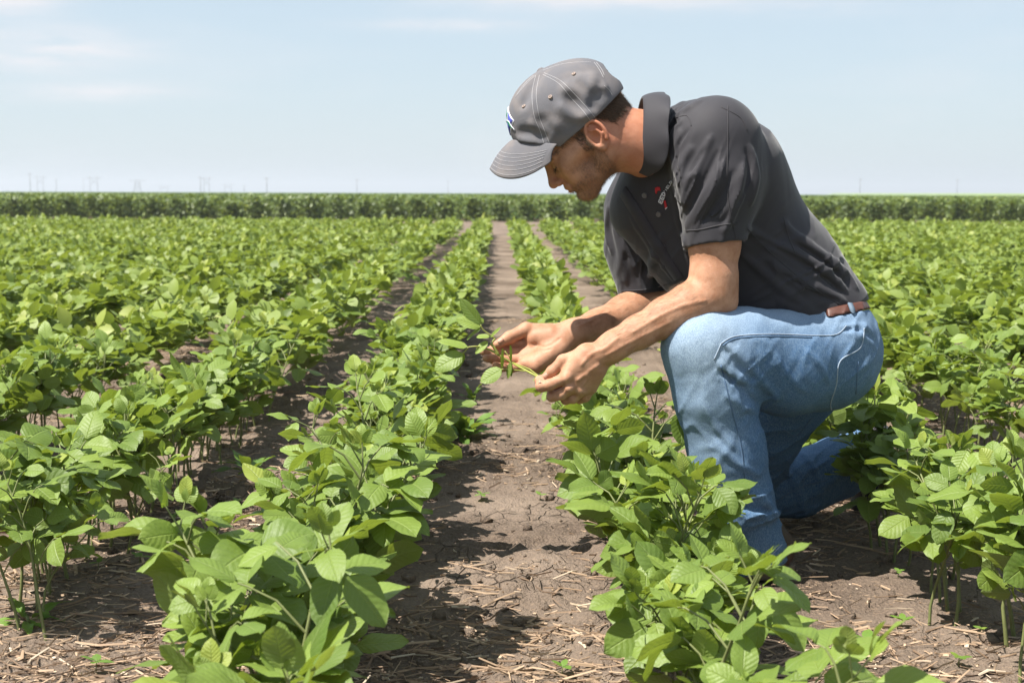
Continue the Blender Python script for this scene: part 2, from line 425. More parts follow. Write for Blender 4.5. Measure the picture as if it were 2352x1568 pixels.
def plant_mesh(seed, h=0.27, ntri=7, L0=0.085, nu=7, nv=6, det=True, spread=0.11):
    r = np.random.default_rng(seed); fol, stm = MB(), MB()
    lean = r.normal(0, 0.035, 2)
    def spos(t): return np.array([lean[0] * t * t * 1.5 + 0.006 * math.sin(t * 7 + seed), lean[1] * t * t * 1.5 + 0.006 * math.cos(t * 6 + seed), h * t])
    ts = np.linspace(0, 1, 7)
    stm.tube([spos(t) for t in ts], np.linspace(0.0036, 0.0016, 7), 6 if det else 4, 0.3, False)
    az = r.random() * 6.28
    for i in range(ntri):
        t = 0.42 + 0.58 * (i + 0.3 * r.random()) / ntri
        az += math.pi + r.normal(0, 0.55)
        o = spos(t); el = r.uniform(0.35, 0.95) + 0.25 * t
        plen = spread * (0.75 + 0.6 * r.random()) * (1.15 - 0.35 * t)
        d = np.array([math.cos(az) * math.cos(el), math.sin(az) * math.cos(el), math.sin(el)])
        mid = o + d * plen * 0.55 + np.array([0, 0, 0.010])
        d2 = d + np.array([0, 0, -0.25]); end = mid + d2 / np.linalg.norm(d2) * plen * 0.5
        if end[2] < 0.05: end[2] = 0.05
        stm.tube([o, mid, end], [0.0017, 0.0014, 0.0011], 5 if det else 3, 0.6, False)
        tilt = r.uniform(-0.45, 1.05)
        fw = np.array([math.cos(az) * math.cos(tilt), math.sin(az) * math.cos(tilt), math.sin(tilt)])
        up = np.array([-math.cos(az) * math.sin(tilt), -math.sin(az) * math.sin(tilt), math.cos(tilt)]) + r.normal(0, 0.22, 3)
        size = L0 * (0.80 + 0.45 * math.sin(math.pi * min(1, t * 0.95))) * (0.85 + 0.3 * r.random())
        trifoliate(fol, stm, end, fw, up, size, r, nu, nv, r.uniform(0.95, 1.4), 0.25 + 0.5 * t * r.random() + 0.15 * r.random(), r.uniform(-0.25, 0.3), det)
    top = spos(1.0)
    for k in range(2):                                   # young folded leaves at the tip
        a = r.random() * 6.28; el = r.uniform(0.9, 1.3)
        d = np.array([math.cos(a) * math.cos(el), math.sin(a) * math.cos(el), math.sin(el)])
        end = top + d * 0.028
        stm.tube([top, end], [0.0014, 0.001], 4, 0.8, False)
        trifoliate(fol, stm, end, d, np.array([-math.cos(a), -math.sin(a), 0.3]), L0 * (0.45 + 0.2 * k), r, nu, max(2, nv - 2), 0.55, 0.85, -0.1, det)
    return fol, stm

NVAR = 28
variants = []
for k in range(NVAR):
    r = np.random.default_rng(500 + k)
    f_, s_ = plant_mesh(100 + k, h=0.205 + 0.08 * r.random(), ntri=int(7 + 2.5 * r.random()), L0=0.047 + 0.012 * r.random(), spread=0.046 + 0.022 * r.random())
    fm, sm = f_.mesh('soy_foliage'), s_.mesh('soy_stem')
    fm.materials.append(M_leaf); sm.materials.append(M_stem)
    variants.append((fm, sm))

ROWS = [(-0.29, 'the row just left of the path'), (0.29, 'the row between path and man'),
        (0.90, 'the row behind the trailing boot'), (-0.89, 'the second row left of the path'),
        (-1.47, 'the third row left of the path'), (1.52, 'the second row behind the man'),
        (-2.05, 'the fourth row left of the path'), (2.11, 'the third row behind the man')]
x = -2.05
while x > -22: x -= 0.59; ROWS.append((x, None))
x = 2.11
while x < 22: x += 0.60; ROWS.append((x, None))
ROW_END = 27.0
START = {-0.29: 1.58, 0.29: 1.60, 0.90: 2.10, -0.89: 2.45}
LEG = [((0.50, 2.72), (0.62, 3.05), 0.085), ((0.58, 3.36), (0.80, 3.42), 0.12), ((0.80, 3.42), (0.93, 3.52), 0.10)]
def blocked(x, y):
    for (ax, ay), (bx, by), rr in LEG:
        t = max(0, min(1, ((x - ax) * (bx - ax) + (y - ay) * (by - ay)) / ((bx - ax) ** 2 + (by - ay) ** 2)))
        if math.hypot(x - ax - t * (bx - ax), y - ay - t * (by - ay)) < rr: return True
    return False

spots = []
for ri, (rx, desc) in enumerate(ROWS):
    y = START.get(rx, max(1.6, (abs(rx) - 1.1) / 0.50))
    while y < ROW_END:
        near = y < 6
        sp = 0.048 if y < 5 else 0.058 if y < 9 else 0.078 if y < 15 else 0.10
        y += sp * (0.75 + 0.5 * rng.random())
        xx = rx + rng.normal(0, 0.016 if abs(rx) < 0.4 else 0.034 if y < 4.5 else 0.062)
        if abs(xx) > 0.50 * y + 1.2 and y > 2: continue
        if blocked(xx, y): continue
        if rng.random() < 0.03: continue
        spots.append((y, xx, ri))
vis = [s for s in spots if abs(s[1] - 0.0) < 0.375 * s[0] + 0.16]
vis.sort()
NEAR = vis[:300]
near_set = set(id(s) for s in NEAR)
ORD = ['foremost', 'second', 'third', 'fourth', 'fifth', 'sixth', 'seventh', 'eighth', 'ninth', 'tenth', 'eleventh', 'twelfth']
seen = {}
g = np.random.default_rng(91)
for (y, x, ri) in NEAR:
    desc = ROWS[ri][1] or ('an outer row at the left' if x < 0 else 'an outer row at the right')
    c = seen.get(ri, 0); seen[ri] = c + 1
    side = 'left' if x < 0 else 'right'
    if ROWS[ri][1] is None:
        lab = f'mid green bushy soybean plant in one of the outermost rows on the {side}'
    elif c == 0: lab = f'foremost soybean plant in {desc}'
    elif c < 12: lab = f'{ORD[c]} soybean plant from the front in {desc}'
    elif y < 4.2: lab = f'soybean plant level with the man in {desc}'
    elif y < 6.0: lab = f'soybean plant just beyond the man in {desc}'
    else: lab = f'small soybean plant well beyond the man in {desc}'
    root = empty('soybean_plant', (x, y, gz(x, y) - 0.004), g.random() * 6.28)
    s = (0.82 + 0.40 * g.random()) * (0.92 if x > 0 and y < 2.35 and x < 0.5 else 1.0)
    root.scale = (s, s, s * (0.92 + 0.16 * g.random()))
    tag(root, lab, 'soybean plant', 'soybean plants in the near rows')
    fm, sm = variants[int(g.integers(NVAR))]
    link('foliage', fm, None, root); link('stem', sm, None, root)

# the rest of the young field: too many to count, one object
lowv = []
for k in range(10):
    r = np.random.default_rng(900 + k)
    f_, s_ = plant_mesh(300 + k, h=0.21 + 0.06 * r.random(), ntri=8, L0=0.055 + 0.012 * r.random(), nu=4, nv=2, det=False, spread=0.065)
    lowv.append([np.concatenate(a) for a in (f_.v, f_.q, f_.uv, f_.a)])
def scatter(name, places, protos, mat, label, cat, seed):
    r = np.random.default_rng(seed); V, Q, U, A = [], [], [], []; n = 0
    for (x, y, z, s) in places:
        v, q, uv, a = protos[int(r.integers(len(protos)))]
        th = r.random() * 6.283; c, sn = math.cos(th), math.sin(th)
        w = np.empty_like(v); w[:, 0] = (v[:, 0] * c - v[:, 1] * sn) * s + x; w[:, 1] = (v[:, 0] * sn + v[:, 1] * c) * s + y; w[:, 2] = v[:, 2] * s + z
        V.append(w); Q.append(q + n); U.append(uv); A.append(np.clip(a + r.normal(0, 0.13), 0, 1)); n += len(v)
    me = mesh_np(name, np.concatenate(V), np.concatenate(Q), None, True, np.concatenate(U), {'tint': np.concatenate(A)})
    return tag(link(name, me, mat), label, cat, kind='stuff')
rest = [(s[1], s[0], 0.0, 0.86 + 0.28 * rng.random()) for s in spots if id(s) not in near_set]
scatter('soybean_crop', rest, lowv, M_leaf_far, 'rows of young bright green soybean plants filling the field towards the taller crop', 'soybean crop', 17)

# ------------------------------------------------------------------ taller soybeans beyond, and the fields to the horizon
def leaf_cloud(n, seed, sampler, size):
    r = np.random.default_rng(seed)
    p = sampler(r, n)
    nrm = r.normal(0, 0.62, (n, 3)) + np.array([0, -0.15, 0.8]); nrm /= np.linalg.norm(nrm, axis=1, keepdims=True)
    t = r.normal(0, 1, (n, 3)); t -= nrm * (t * nrm).sum(1, keepdims=True); t /= np.linalg.norm(t, axis=1, keepdims=True)
    b = np.cross(nrm, t)
    s = size * (0.7 + 0.6 * r.random((n, 1)))
    v = np.stack([p - t * s, p - b * s * 0.62 + nrm * s * 0.12, p + b * s * 0.62 + nrm * s * 0.12, p + t * s], 1)
    i = np.arange(n)[:, None] * 4
    tri = np.concatenate([i + np.array([[0, 1, 3]]), i + np.array([[0, 3, 2]])])
    uv = np.tile(np.array([[0, .5], [.5, .05], [.5, .95], [1, .5]]), (n, 1))
    tint = np.repeat(np.clip(r.normal(0.45, 0.25, n), 0, 1), 4)
    return v.reshape(-1, 3), tri, uv, tint
FY0 = 40.0
ROWX = 0.76
def tall_block(r, n):
    x = r.uniform(-30, 32, n); y = FY0 + 6.5 * r.random(n) ** 1.7
    rowx = np.round(x / ROWX) * ROWX + r.normal(0, 0.16, n)
    edge = 0.14 * vnoise(x * 1.1, y * 0, y * 0, 4) + 0.25 * vnoise(x * 0.23, y * 0, y * 0, 8)
    y = y + edge
    top = 0.64 + 0.09 * vnoise(x * 1.5, y * 1.5, y * 0, 5) + 0.05 * vnoise(x * 5, y * 5, y * 0, 15)
    z = 0.03 + (top - 0.03) * r.random(n) ** 0.8
    return np.stack([rowx, y, z], 1)
def tall_top(r, n):
    y = FY0 + 1 + 120 * r.random(n) ** 1.6; x = r.uniform(-1, 1, n) * (y * 0.55 + 8)
    z = 0.66 + 0.05 * vnoise(x * 1.5, y * 1.5, y * 0, 5) - 0.16 * r.random(n) ** 2
    return np.stack([x, y, z], 1)
c1 = leaf_cloud(110000, 1, tall_block, 0.070)
c2 = leaf_cloud(95000, 2, tall_top, 0.085)
n1 = len(c1[0])
me = mesh_np('tall_soybean_crop', np.concatenate([c1[0], c2[0]]), None, np.concatenate([c1[1], c2[1] + n1]), True, np.concatenate([c1[2], c2[2]]), {'tint': np.concatenate([c1[3], c2[3]])})
tag(link('tall_soybean_crop', me, M_leaf_tall), 'taller dark green soybean crop standing like a hedge beyond the young rows', 'soybean crop', kind='stuff')

def slab(name, x0, x1, y0, y1, ztop, seg, amp, mat, label):
    xs, ys = np.linspace(x0, x1, seg), np.concatenate([np.linspace(y0, y0 + 60, 60), np.geomspace(y0 + 61, y1, 70)])
    X, Y = np.meshgrid(xs, ys, indexing='ij'); Z = ztop + amp * vnoise(X * 1.3, Y * 1.3, X * 0, 6)
    Z[:, 0] = 0.0; Z[0, :] = 0.0; Z[-1, :] = 0.0
    a, b = X.shape; i = np.arange(a * b).reshape(a, b)
    q = np.stack([i[:-1, :-1], i[1:, :-1], i[1:, 1:], i[:-1, 1:]], -1).reshape(-1, 4)
    return tag(link(name, mesh_np(name, np.stack([X, Y, Z], -1).reshape(-1, 3), q), mat), label, 'crop field', kind='stuff')
def field_mat(name, a, b):
    m = NM(name); n1 = m.noise(6, m.obj(), 4, 0.7); n2 = m.noise(0.02, m.mapping(m.obj(), (0.4, 1, 1)), 3)
    m.set(Base_Color=m.mix(m.math('MULTIPLY', n2, 0.8), m.mix(n1, a, b), a), Roughness=0.8)
    m.bump(n1, 1.0, 0.15); m.b.inputs['Specular IOR Level'].default_value = 0.2
    return m.m
slab('distant_soybean_field', -1500, 1500, FY0 + 5.5, 3300, 0.56, 160, 0.04, field_mat('distant_canopy', (0.045, 0.090, 0.022), (0.10, 0.165, 0.045)), 'dark green soybean field running flat to the horizon')
slab('ripening_field', 155, 420, 480, 700, 1.25, 30, 0.05, field_mat('ripening_canopy', (0.17, 0.25, 0.05), (0.25, 0.32, 0.08)), 'yellow green strip of ripening crop on the horizon at the right')

# ------------------------------------------------------------------ weeds between the rows
def weed_blade(L, W, curl, ph):
    v, q, uv = leaflet(L, W, 9, 4, 0.35, curl, 0.16, ph, 0.25)
    return v, q, uv
def weed(name, loc, n, L, seed, label, upright=0.8):
    r = np.random.default_rng(seed); fol = MB(); stm = MB(); root = empty(name, loc)
    stm.tube([(0, 0, -0.01), (0.002, 0, 0.012), (0, 0, 0.02)], [0.004, 0.004, 0.003], 5, 0.5)
    for k in range(n):
        az = k * 2.4 + r.normal(0, 0.3); el = r.uniform(0.15, 1.25) * upright
        d = np.array([math.cos(az) * math.cos(el), math.sin(az) * math.cos(el), math.sin(el)])
        up = np.array([-math.cos(az) * math.sin(el), -math.sin(az) * math.sin(el), math.cos(el)])
        B = basis(d, up); Lk = L * (0.6 + 0.6 * r.random())
        v, q, uv = weed_blade(Lk, Lk * 0.30, 0.2 + 0.35 * r.random(), r.random() * 6)
        fol.add(v @ B.T + d * 0.012 + np.array([0, 0, 0.01]), q, uv, np.clip(0.5 + r.normal(0, 0.25), 0, 1))
    link('foliage', fol.mesh('weed_foliage'), M_weed, root); link('stem', stm.mesh('weed_stem'), M_stem, root)
    return tag(root, label, 'weed', 'weeds growing between the soybean rows')
def ground_at(px, py):
    d = ray(px, py); t = -CAM.z / d[2]; p = np.array(CAM) + d * t
    return (p[0], p[1], gz(p[0], p[1]))
weed('rosette_weed', ground_at(575, 1122), 13, 0.085, 5, 'upright pale green weed with toothed leaves between the two rows left of the path')
weed('rosette_weed', ground_at(1062, 1010), 20, 0.115, 6, 'large dark green spreading weed on the left edge of the path, below the open hand')
weed('rosette_weed', ground_at(1085, 925), 9, 0.07, 7, 'small upright weed just behind the large dark weed beside the path', 1.1)
weed('rosette_weed', ground_at(62, 1432), 9, 0.065, 8, 'flat dark green weed on bare soil near the lower left corner', 0.5)
def sprout(loc, seed, s, label):
    r = np.random.default_rng(seed); root = empty('weed_seedling', loc); fol, stm = MB(), MB()
    stm.tube([(0, 0, -0.005), (0.001, 0, 0.010 * s), (0.002, 0.001, 0.018 * s)], 0.0008, 4, 0.6)
    n = int(r.integers(3, 6))
    for k in range(n):
        az = k * 6.28 / n + r.normal(0, 0.3); el = r.uniform(0.0, 0.6)
        d = np.array([math.cos(az) * math.cos(el), math.sin(az) * math.cos(el), math.sin(el)])
        B = basis(d, np.array([0, 0, 1.0])); v, q, uv = leaflet(0.020 * s * (0.7 + 0.5 * r.random()), 0.012 * s, 4, 2, 0.2, 0.2)
        fol.add(v @ B.T + np.array([0.002, 0.001, 0.016 * s]), q, uv, 0.6 + 0.4 * r.random())
    link('foliage', fol.mesh('seedling_foliage'), M_weed, root); link('stem', stm.mesh('seedling_stem'), M_stem, root)
    return tag(root, label, 'weed seedling', 'tiny weed seedlings on the bare soil')
for i, (px, py, s, lab) in enumerate([
    (400, 1212, 1.0, 'tiny round leaved seedling on soil between the two rows left of the path'),
    (320, 1300, 1.1, 'tiny seedling in the shade of the second row left of the path'),
    (225, 1313, 1.0, 'pale two leaved seedling near the shaded stems at the left'),
    (220, 1545, 1.3, 'reddish green seedling at the bottom edge on the left'),
    (2200, 1535, 1.0, 'tiny bright seedling at the bottom edge on the right'),
    (2070, 1440, 1.1, 'tiny seedling alone on the pale soil below the trailing foot'),
    (1985, 1502, 1.6, 'largest pale cluster of seedlings on soil at the lower right'),
    (2250, 1462, 1.0, 'two leaved bright seedling in row shade at the lower right'),
    (2062, 1328, 0.9, 'tiny seedling right of the boot, at the edge of the man\'s shadow'),
    (1240, 1140, 1.0, 'tiny pale seedling in the middle of the path'),
    (1105, 1142, 1.0, 'tiny yellowish seedling left of the middle of the path'),
    (1290, 1540, 1.0, 'tiny seedling in the straw at the bottom of the path'),
    (545, 1160, 0.9, 'tiny seedling below the upright pale weed')]):
    sprout(ground_at(px, py), 40 + i, s, lab)

# ------------------------------------------------------------------ power line poles on the horizon
M_pole = simple_mat('weathered_pole', (0.16, 0.145, 0.13), 0.8)
def single_pole(px, top, Y, label, group):
    base = P(px, 445, Y); H = P(px, top, Y)[2]
    root = empty('utility_pole', (base[0], base[1], 0)); a = MB(); a.tube([(0, 0, 0), (0, 0, H * 0.5), (0, 0, H)], [0.27, 0.23, 0.18], 8); link('pole', a.mesh('pole'), M_pole, root)
    b = MB(); b.box((-1.5, -0.42, H * 0.90), (1.5, -0.26, H * 0.92)); link('crossarm', b.mesh('crossarm', False), M_pole, root)
    return tag(root, label, 'utility pole', group)
def h_frame(px, top, Y, w, label, group, lattice=False):
    base = P(px, 445, Y); H = P(px, top, Y)[2]
    root = empty('transmission_tower', (base[0], base[1], 0))
    for sx in (-1, 1):
        a = MB(); a.tube([(sx * w, 0, 0), (sx * w * (0.5 if lattice else 1), 0, H * 0.6), (sx * w * (0.25 if lattice else 1), 0, H)], [0.26, 0.22, 0.18], 8); link('leg', a.mesh('leg'), M_pole, root)
    b = MB(); b.box((-w * 2.0, -0.55, H * 0.86), (w * 2.0, -0.35, H * 0.885))
    link('crossarm', b.mesh('crossarm', False), M_pole, root)
    c = MB()
    zs = np.linspace(0.15, 0.8, 5) * H if lattice else np.array([0.5, 0.78]) * H
    for z0, z1 in zip(zs[:-1], zs[1:]):
        for s in (-1, 1): c.tube([(-s * w * 0.9, 0, z0), (s * w * 0.8, 0, z1)], 0.14, 4)
    link('cross_brace', c.mesh('cross_brace'), M_pole, root)
    return tag(root, label, 'transmission tower', group)
GP, GT = 'utility poles along the horizon', 'transmission towers along the horizon'
for px, top, Y, lab in [(70, 396, 900, 'tallest utility pole on the horizon at the far left'), (130, 411, 1000, 'short pole right of the pair of towers at the far left'),
    (192, 409, 1500, 'faint thin pole left of the second tower group'), (461, 405, 900, 'tall pole standing left of a two legged tower'),
    (561, 425, 1100, 'short pole beside the faint tower pair near the lone tall pole'), (613, 407, 900, 'lone tall pole, clearest on the horizon between rows and cap'),
    (820, 410, 1100, 'thin lone pole above the left middle of the field'), (1029, 413, 1300, 'faint pole on the horizon just left of the cap brim'),
    (1975, 409, 1000, "lone pole on the horizon right of the man's back"), (2198, 410, 1100, 'lone pole on the horizon nearest the right edge')]:
    single_pole(px, top, Y, lab, GP)
for px, top, Y, w, lat, lab in [(93, 402, 1200, 2.6, False, 'two legged tower next to the tallest pole at far left'), (216, 404, 1100, 2.8, False, 'wide two legged tower, second from the left'),
    (316, 411, 1200, 3.4, True, 'lattice braced tower left of centre on the left horizon'), (377, 425, 1500, 4.0, False, 'low wide faint tower right of the lattice tower'),
    (475, 406, 1200, 2.2, False, 'narrow two legged tower beside the tall pole'), (524, 421, 1400, 3.2, False, 'faint two legged tower left of the lone tall pole')]:
    h_frame(px, top, Y, w, lab, GT, lat)
# ------------------------------------------------------------------ volumes: smooth solids sampled on a grid, meshed with surface nets
class Vol:
    def __init__(s, lo, hi, h):  # grid from lo to hi with cell size h
        s.lo, s.h = np.array(lo, float), h
        s.n = np.ceil((np.array(hi) - s.lo) / h).astype(int) + 1
        s.D = np.full(s.n, 0.2, np.float32)
    def region(s, lo, hi):
        a = np.clip(np.floor((np.array(lo) - s.lo) / s.h).astype(int), 0, s.n); b = np.clip(np.ceil((np.array(hi) - s.lo) / s.h).astype(int) + 1, 0, s.n)
        return tuple(slice(i, j) for i, j in zip(a, b))
    def grid(s, sl):
        ax = [(np.arange(q.start, q.stop, dtype=np.float32) * s.h + s.lo[i]).astype(np.float32) for i, q in enumerate(sl)]
        return ax[0][:, None, None], ax[1][None, :, None], ax[2][None, None, :]
    def put(s, prim, k=0.02, op='add'):
        fn, lo, hi = prim; pad = k + 0.012
        sl = s.region(lo - pad, hi + pad)
        if any(q.stop <= q.start for q in sl): return
        d = fn(*s.grid(sl)).astype(np.float32); D = s.D[sl]
        if op == 'add':
            hh = np.clip(0.5 + 0.5 * (D - d) / k, 0, 1); s.D[sl] = D + (d - D) * hh - k * hh * (1 - hh)
        elif op == 'sub':
            hh = np.clip(0.5 - 0.5 * (D + d) / k, 0, 1); s.D[sl] = D + (-d - D) * hh + k * hh * (1 - hh)
        elif op == 'and':
            s.D[sl] = np.maximum(D, d)
    def merge(s, o, k):
        """Smooth union with a smaller volume on the same lattice."""
        off = np.round((o.lo - s.lo) / s.h).astype(int); sl = tuple(slice(a, a + b) for a, b in zip(off, o.n))
        D, d = s.D[sl], o.D
        hh = np.clip(0.5 + 0.5 * (D - d) / k, 0, 1); s.D[sl] = D + (d - D) * hh - k * hh * (1 - hh)
    def sub_vol(s, lo, hi):
        a = np.floor((np.array(lo) - s.lo) / s.h) * s.h + s.lo
        return Vol(a, hi, s.h)
    def cut(s, p, nrm, soft=0.004):
        """Removes what lies on the side the normal points to."""
        X, Y, Z = s.grid(tuple(slice(0, q) for q in s.n)); nrm = np.array(nrm, float) / np.linalg.norm(nrm)
        d = (X - p[0]) * nrm[0] + (Y - p[1]) * nrm[1] + (Z - p[2]) * nrm[2]
        s.D = np.maximum(s.D, d.astype(np.float32))
    def sample(s, pts):
        g = (np.asarray(pts, float) - s.lo) / s.h; i = np.floor(g).astype(int)
        ok = ((i >= 0) & (i < s.n - 1)).all(-1); i = np.clip(i, 0, s.n - 2); f = g - i; o = 0
        for a in (0, 1):
            for b in (0, 1):
                for c in (0, 1):
                    w = (f[..., 0] if a else 1 - f[..., 0]) * (f[..., 1] if b else 1 - f[..., 1]) * (f[..., 2] if c else 1 - f[..., 2])
                    o = o + w * s.D[i[..., 0] + a, i[..., 1] + b, i[..., 2] + c]
        return np.where(ok, o, 0.2)
    def normal(s, p, e=None):
        e = e or s.h * 1.5; p = np.asarray(p, float)
        g = np.stack([s.sample(p + d) - s.sample(p - d) for d in np.eye(3) * e], -1)
        return g / (np.linalg.norm(g, axis=-1, keepdims=True) + 1e-9)
    def hit(s, px, py, y0=2.5, y1=3.9):
        d = ray(px, py); Y = np.arange(y0, y1, 0.0015); pts = np.array(CAM) + Y[:, None] * d
        v = s.sample(pts); k = np.argmax(v < 0)
        if v[k] >= 0: return None
        t = v[k - 1] / (v[k - 1] - v[k] + 1e-9); return pts[k - 1] + (pts[k] - pts[k - 1]) * t
    def line(s, pix, n=6, lift=0.0, smooth=True):
        """A polyline given in view pixels laid on the surface."""
        pix = np.array(pix, float); m = len(pix)
        t = np.linspace(0, m - 1, (m - 1) * n + 1)
        if smooth and m > 2:
            out = []
            for u in t:
                i = min(int(u), m - 2); f = u - i; p0, p1, p2, p3 = pix[max(i - 1, 0)], pix[i], pix[i + 1], pix[min(i + 2, m - 1)]
                out.append(0.5 * (2 * p1 + (p2 - p0) * f + (2 * p0 - 5 * p1 + 4 * p2 - p3) * f * f + (3 * p1 - p0 - 3 * p2 + p3) * f ** 3))
        else: out = [pix[min(int(u), m - 2)] + (pix[min(int(u), m - 2) + 1] - pix[min(int(u), m - 2)]) * (u - min(int(u), m - 2)) for u in t]
        pts = [s.hit(*q) for q in out]; pts = [q for q in pts if q is not None]
        if not pts: return np.zeros((0, 3))
        pts = np.array(pts)
        if lift: pts = pts + s.normal(pts) * lift
        return pts
    def mesh(s, name, attrs=None, smooth_it=0):
        D = s.D; ins = D < 0
        c = np.zeros(np.array(D.shape) - 1, np.uint8); offs = [(a, b, e) for a in (0, 1) for b in (0, 1) for e in (0, 1)]
        nx, ny, nz = c.shape
        for a, b, e in offs: c += ins[a:a + nx, b:b + ny, e:e + nz]
        act = (c > 0) & (c < 8); idx = np.argwhere(act)
        vid = np.full(c.shape, -1, np.int32); vid[act] = np.arange(len(idx), dtype=np.int32)
        acc = np.zeros((len(idx), 3), np.float64); cnt = np.zeros(len(idx))
        val = {o: D[idx[:, 0] + o[0], idx[:, 1] + o[1], idx[:, 2] + o[2]] for o in offs}
        for o in offs:
            for ax in range(3):
                if o[ax]: continue
                p = tuple(v + (1 if i == ax else 0) for i, v in enumerate(o)); d0, d1 = val[o], val[p]
                mk = (d0 < 0) != (d1 < 0); t = np.where(mk, d0 / np.where(mk, d0 - d1, 1), 0)
                q = np.tile(np.array(o, float), (len(idx), 1)); q[:, ax] += t
                acc[mk] += q[mk]; cnt[mk] += 1
        v = (idx + acc / cnt[:, None]) * s.h + s.lo
        quads = []
        for ax in range(3):
            sh = [slice(1, -1)] * 3; s0, s1 = list(sh), list(sh); s0[ax], s1[ax] = slice(0, -1), slice(1, None)
            A, B = ins[tuple(s0)], ins[tuple(s1)]
            e = np.argwhere(A != B); off = np.ones(3, int); off[ax] = 0; e = e + off
            flip = ins[e[:, 0], e[:, 1], e[:, 2]]
            u, w = [(1, 2), (2, 0), (0, 1)][ax]
            def cell(du, dw):
                k = e.copy(); k[:, u] -= du; k[:, w] -= dw; return vid[k[:, 0], k[:, 1], k[:, 2]]
            q = np.stack([cell(1, 1), cell(0, 1), cell(0, 0), cell(1, 0)], 1); q[~flip] = q[~flip][:, ::-1]
            quads.append(q)
        q = np.concatenate(quads); q = q[(q >= 0).all(1)]
        for _ in range(smooth_it):
            sm, ct = np.zeros_like(v), np.zeros(len(v))
            for a in range(4):
                np.add.at(sm, q[:, a], v[q[:, (a + 1) % 4]] + v[q[:, (a + 3) % 4]]); np.add.at(ct, q[:, a], 2)
            v = v * 0.5 + 0.5 * sm / ct[:, None]
        return mesh_np(name, v, q, None, True, None, {k: f(v) for k, f in (attrs or {}).items()}), v

# primitives: (distance function, bounding box)
def rcone(a, b, ra, rb, flat=None):
    a, b = np.asarray(a, float), np.asarray(b, float); ba = b - a; L2 = max(float(ba @ ba), 1e-9); R_ = max(ra, rb)
    if flat is not None:
        nv, sc = np.asarray(flat[0], float), flat[1]; nv = nv / np.linalg.norm(nv)
    ext = R_ * (max(1.0, 1.0 / flat[1]) if flat is not None else 1.0)
    def f(X, Y, Z):
        x, y, z = X - a[0], Y - a[1], Z - a[2]
        bx, by, bz = ba; t = np.clip((x * bx + y * by + z * bz) / L2, 0, 1)
        x, y, z = x - t * bx, y - t * by, z - t * bz
        if flat is not None:
            w = (x * nv[0] + y * nv[1] + z * nv[2]) * (sc - 1); x, y, z = x + w * nv[0], y + w * nv[1], z + w * nv[2]
        d = np.sqrt(x * x + y * y + z * z) - (ra + t * (rb - ra))
        return d / max(1.0, flat[1]) if flat is not None else d
    return f, np.minimum(a, b) - ext, np.maximum(a, b) + ext
def ball(c, r): return rcone(c, np.asarray(c) + 1e-5, r, r)
def ell(c, axes, radii):
    c = np.asarray(c, float); A = [np.asarray(x, float) / np.linalg.norm(x) for x in axes]; r = radii; m_ = max(r)
    def f(X, Y, Z):
        x, y, z = X - c[0], Y - c[1], Z - c[2]
        p = [x * a[0] + y * a[1] + z * a[2] for a in A]
        k0 = np.sqrt(sum((q / w) ** 2 for q, w in zip(p, r))); k1 = np.sqrt(sum((q / (w * w)) ** 2 for q, w in zip(p, r))) + 1e-6
        return k0 * (k0 - 1) / k1
    return f, c - m_, c + m_
def chain(pts, rad):
    prims = [rcone(pts[i], pts[i + 1], rad[i], rad[i + 1]) for i in range(len(pts) - 1)]
    lo = np.min([p[1] for p in prims], 0); hi = np.max([p[2] for p in prims], 0)
    def f(X, Y, Z):
        d = None
        for p in prims:
            e = p[0](X, Y, Z); d = e if d is None else np.minimum(d, e)
        return d
    return f, lo, hi
YAX = (0, 1, 0)
def pr(px, py, Y, r): return P(px, py, Y), px2m(r, Y)
def seg(a, b, flat=None):
    (p, r), (q, s_) = pr(*a), pr(*b); return rcone(p, q, r, s_, flat)
def fold(vol, pix, r=0.012, sink=0.6, k=0.012, op='add'):
    p = vol.line(pix, 5)
    if len(p) < 2: return
    n_ = vol.normal(p); m_ = len(p)
    env = np.sin(np.linspace(0.0, 1, m_) * math.pi) ** 0.5 * 0.85 + 0.15
    p = p - n_ * (r * env * sink)[:, None] if op == 'add' else p + n_ * (r * env * sink)[:, None]
    vol.put(chain(p, r * env), k, op)
def wrinkle(vol, amp, freq, seed, lo=None, hi=None, aniso=(1, 1, 1)):
    sl = tuple(slice(0, q) for q in vol.n); near = np.argwhere(np.abs(vol.D) < 0.02)
    p = near * vol.h + vol.lo
    w = fbm(p[:, 0] * freq * aniso[0], p[:, 1] * freq * aniso[1], p[:, 2] * freq * aniso[2], seed, 3)
    vol.D[near[:, 0], near[:, 1], near[:, 2]] += (amp * w).astype(np.float32)

def ridges(vol, amp, rot, freqs, seed, mask=None, sharp=3.0, warp=0.35):
    near = np.argwhere(np.abs(vol.D) < 0.018); p = near * vol.h + vol.lo
    q = p @ np.array(rot, float).T * np.array(freqs, float)
    q = q + warp * np.stack([fbm(p[:, 0] * 9, p[:, 1] * 9, p[:, 2] * 9, seed + k, 2) for k in range(3)], 1)
    n = vnoise(q[:, 0], q[:, 1], q[:, 2], seed) + 0.45 * vnoise(q[:, 0] * 2.1, q[:, 1] * 2.1, q[:, 2] * 2.1, seed + 9)
    w = np.clip(1 - np.abs(n) * 1.5, 0, 1) ** sharp
    if mask is not None: w = w * mask(p)
    vol.D[near[:, 0], near[:, 1], near[:, 2]] -= (amp * w).astype(np.float32)
def blob(px, py, Y, r): c = P(px, py, Y); return lambda p: np.exp(-((p - c) ** 2).sum(1) / r ** 2)
ID3 = np.eye(3)
def yrot(a): c, s_ = math.cos(a), math.sin(a); return np.array([[c, 0, s_], [0, 1, 0], [-s_, 0, c]])

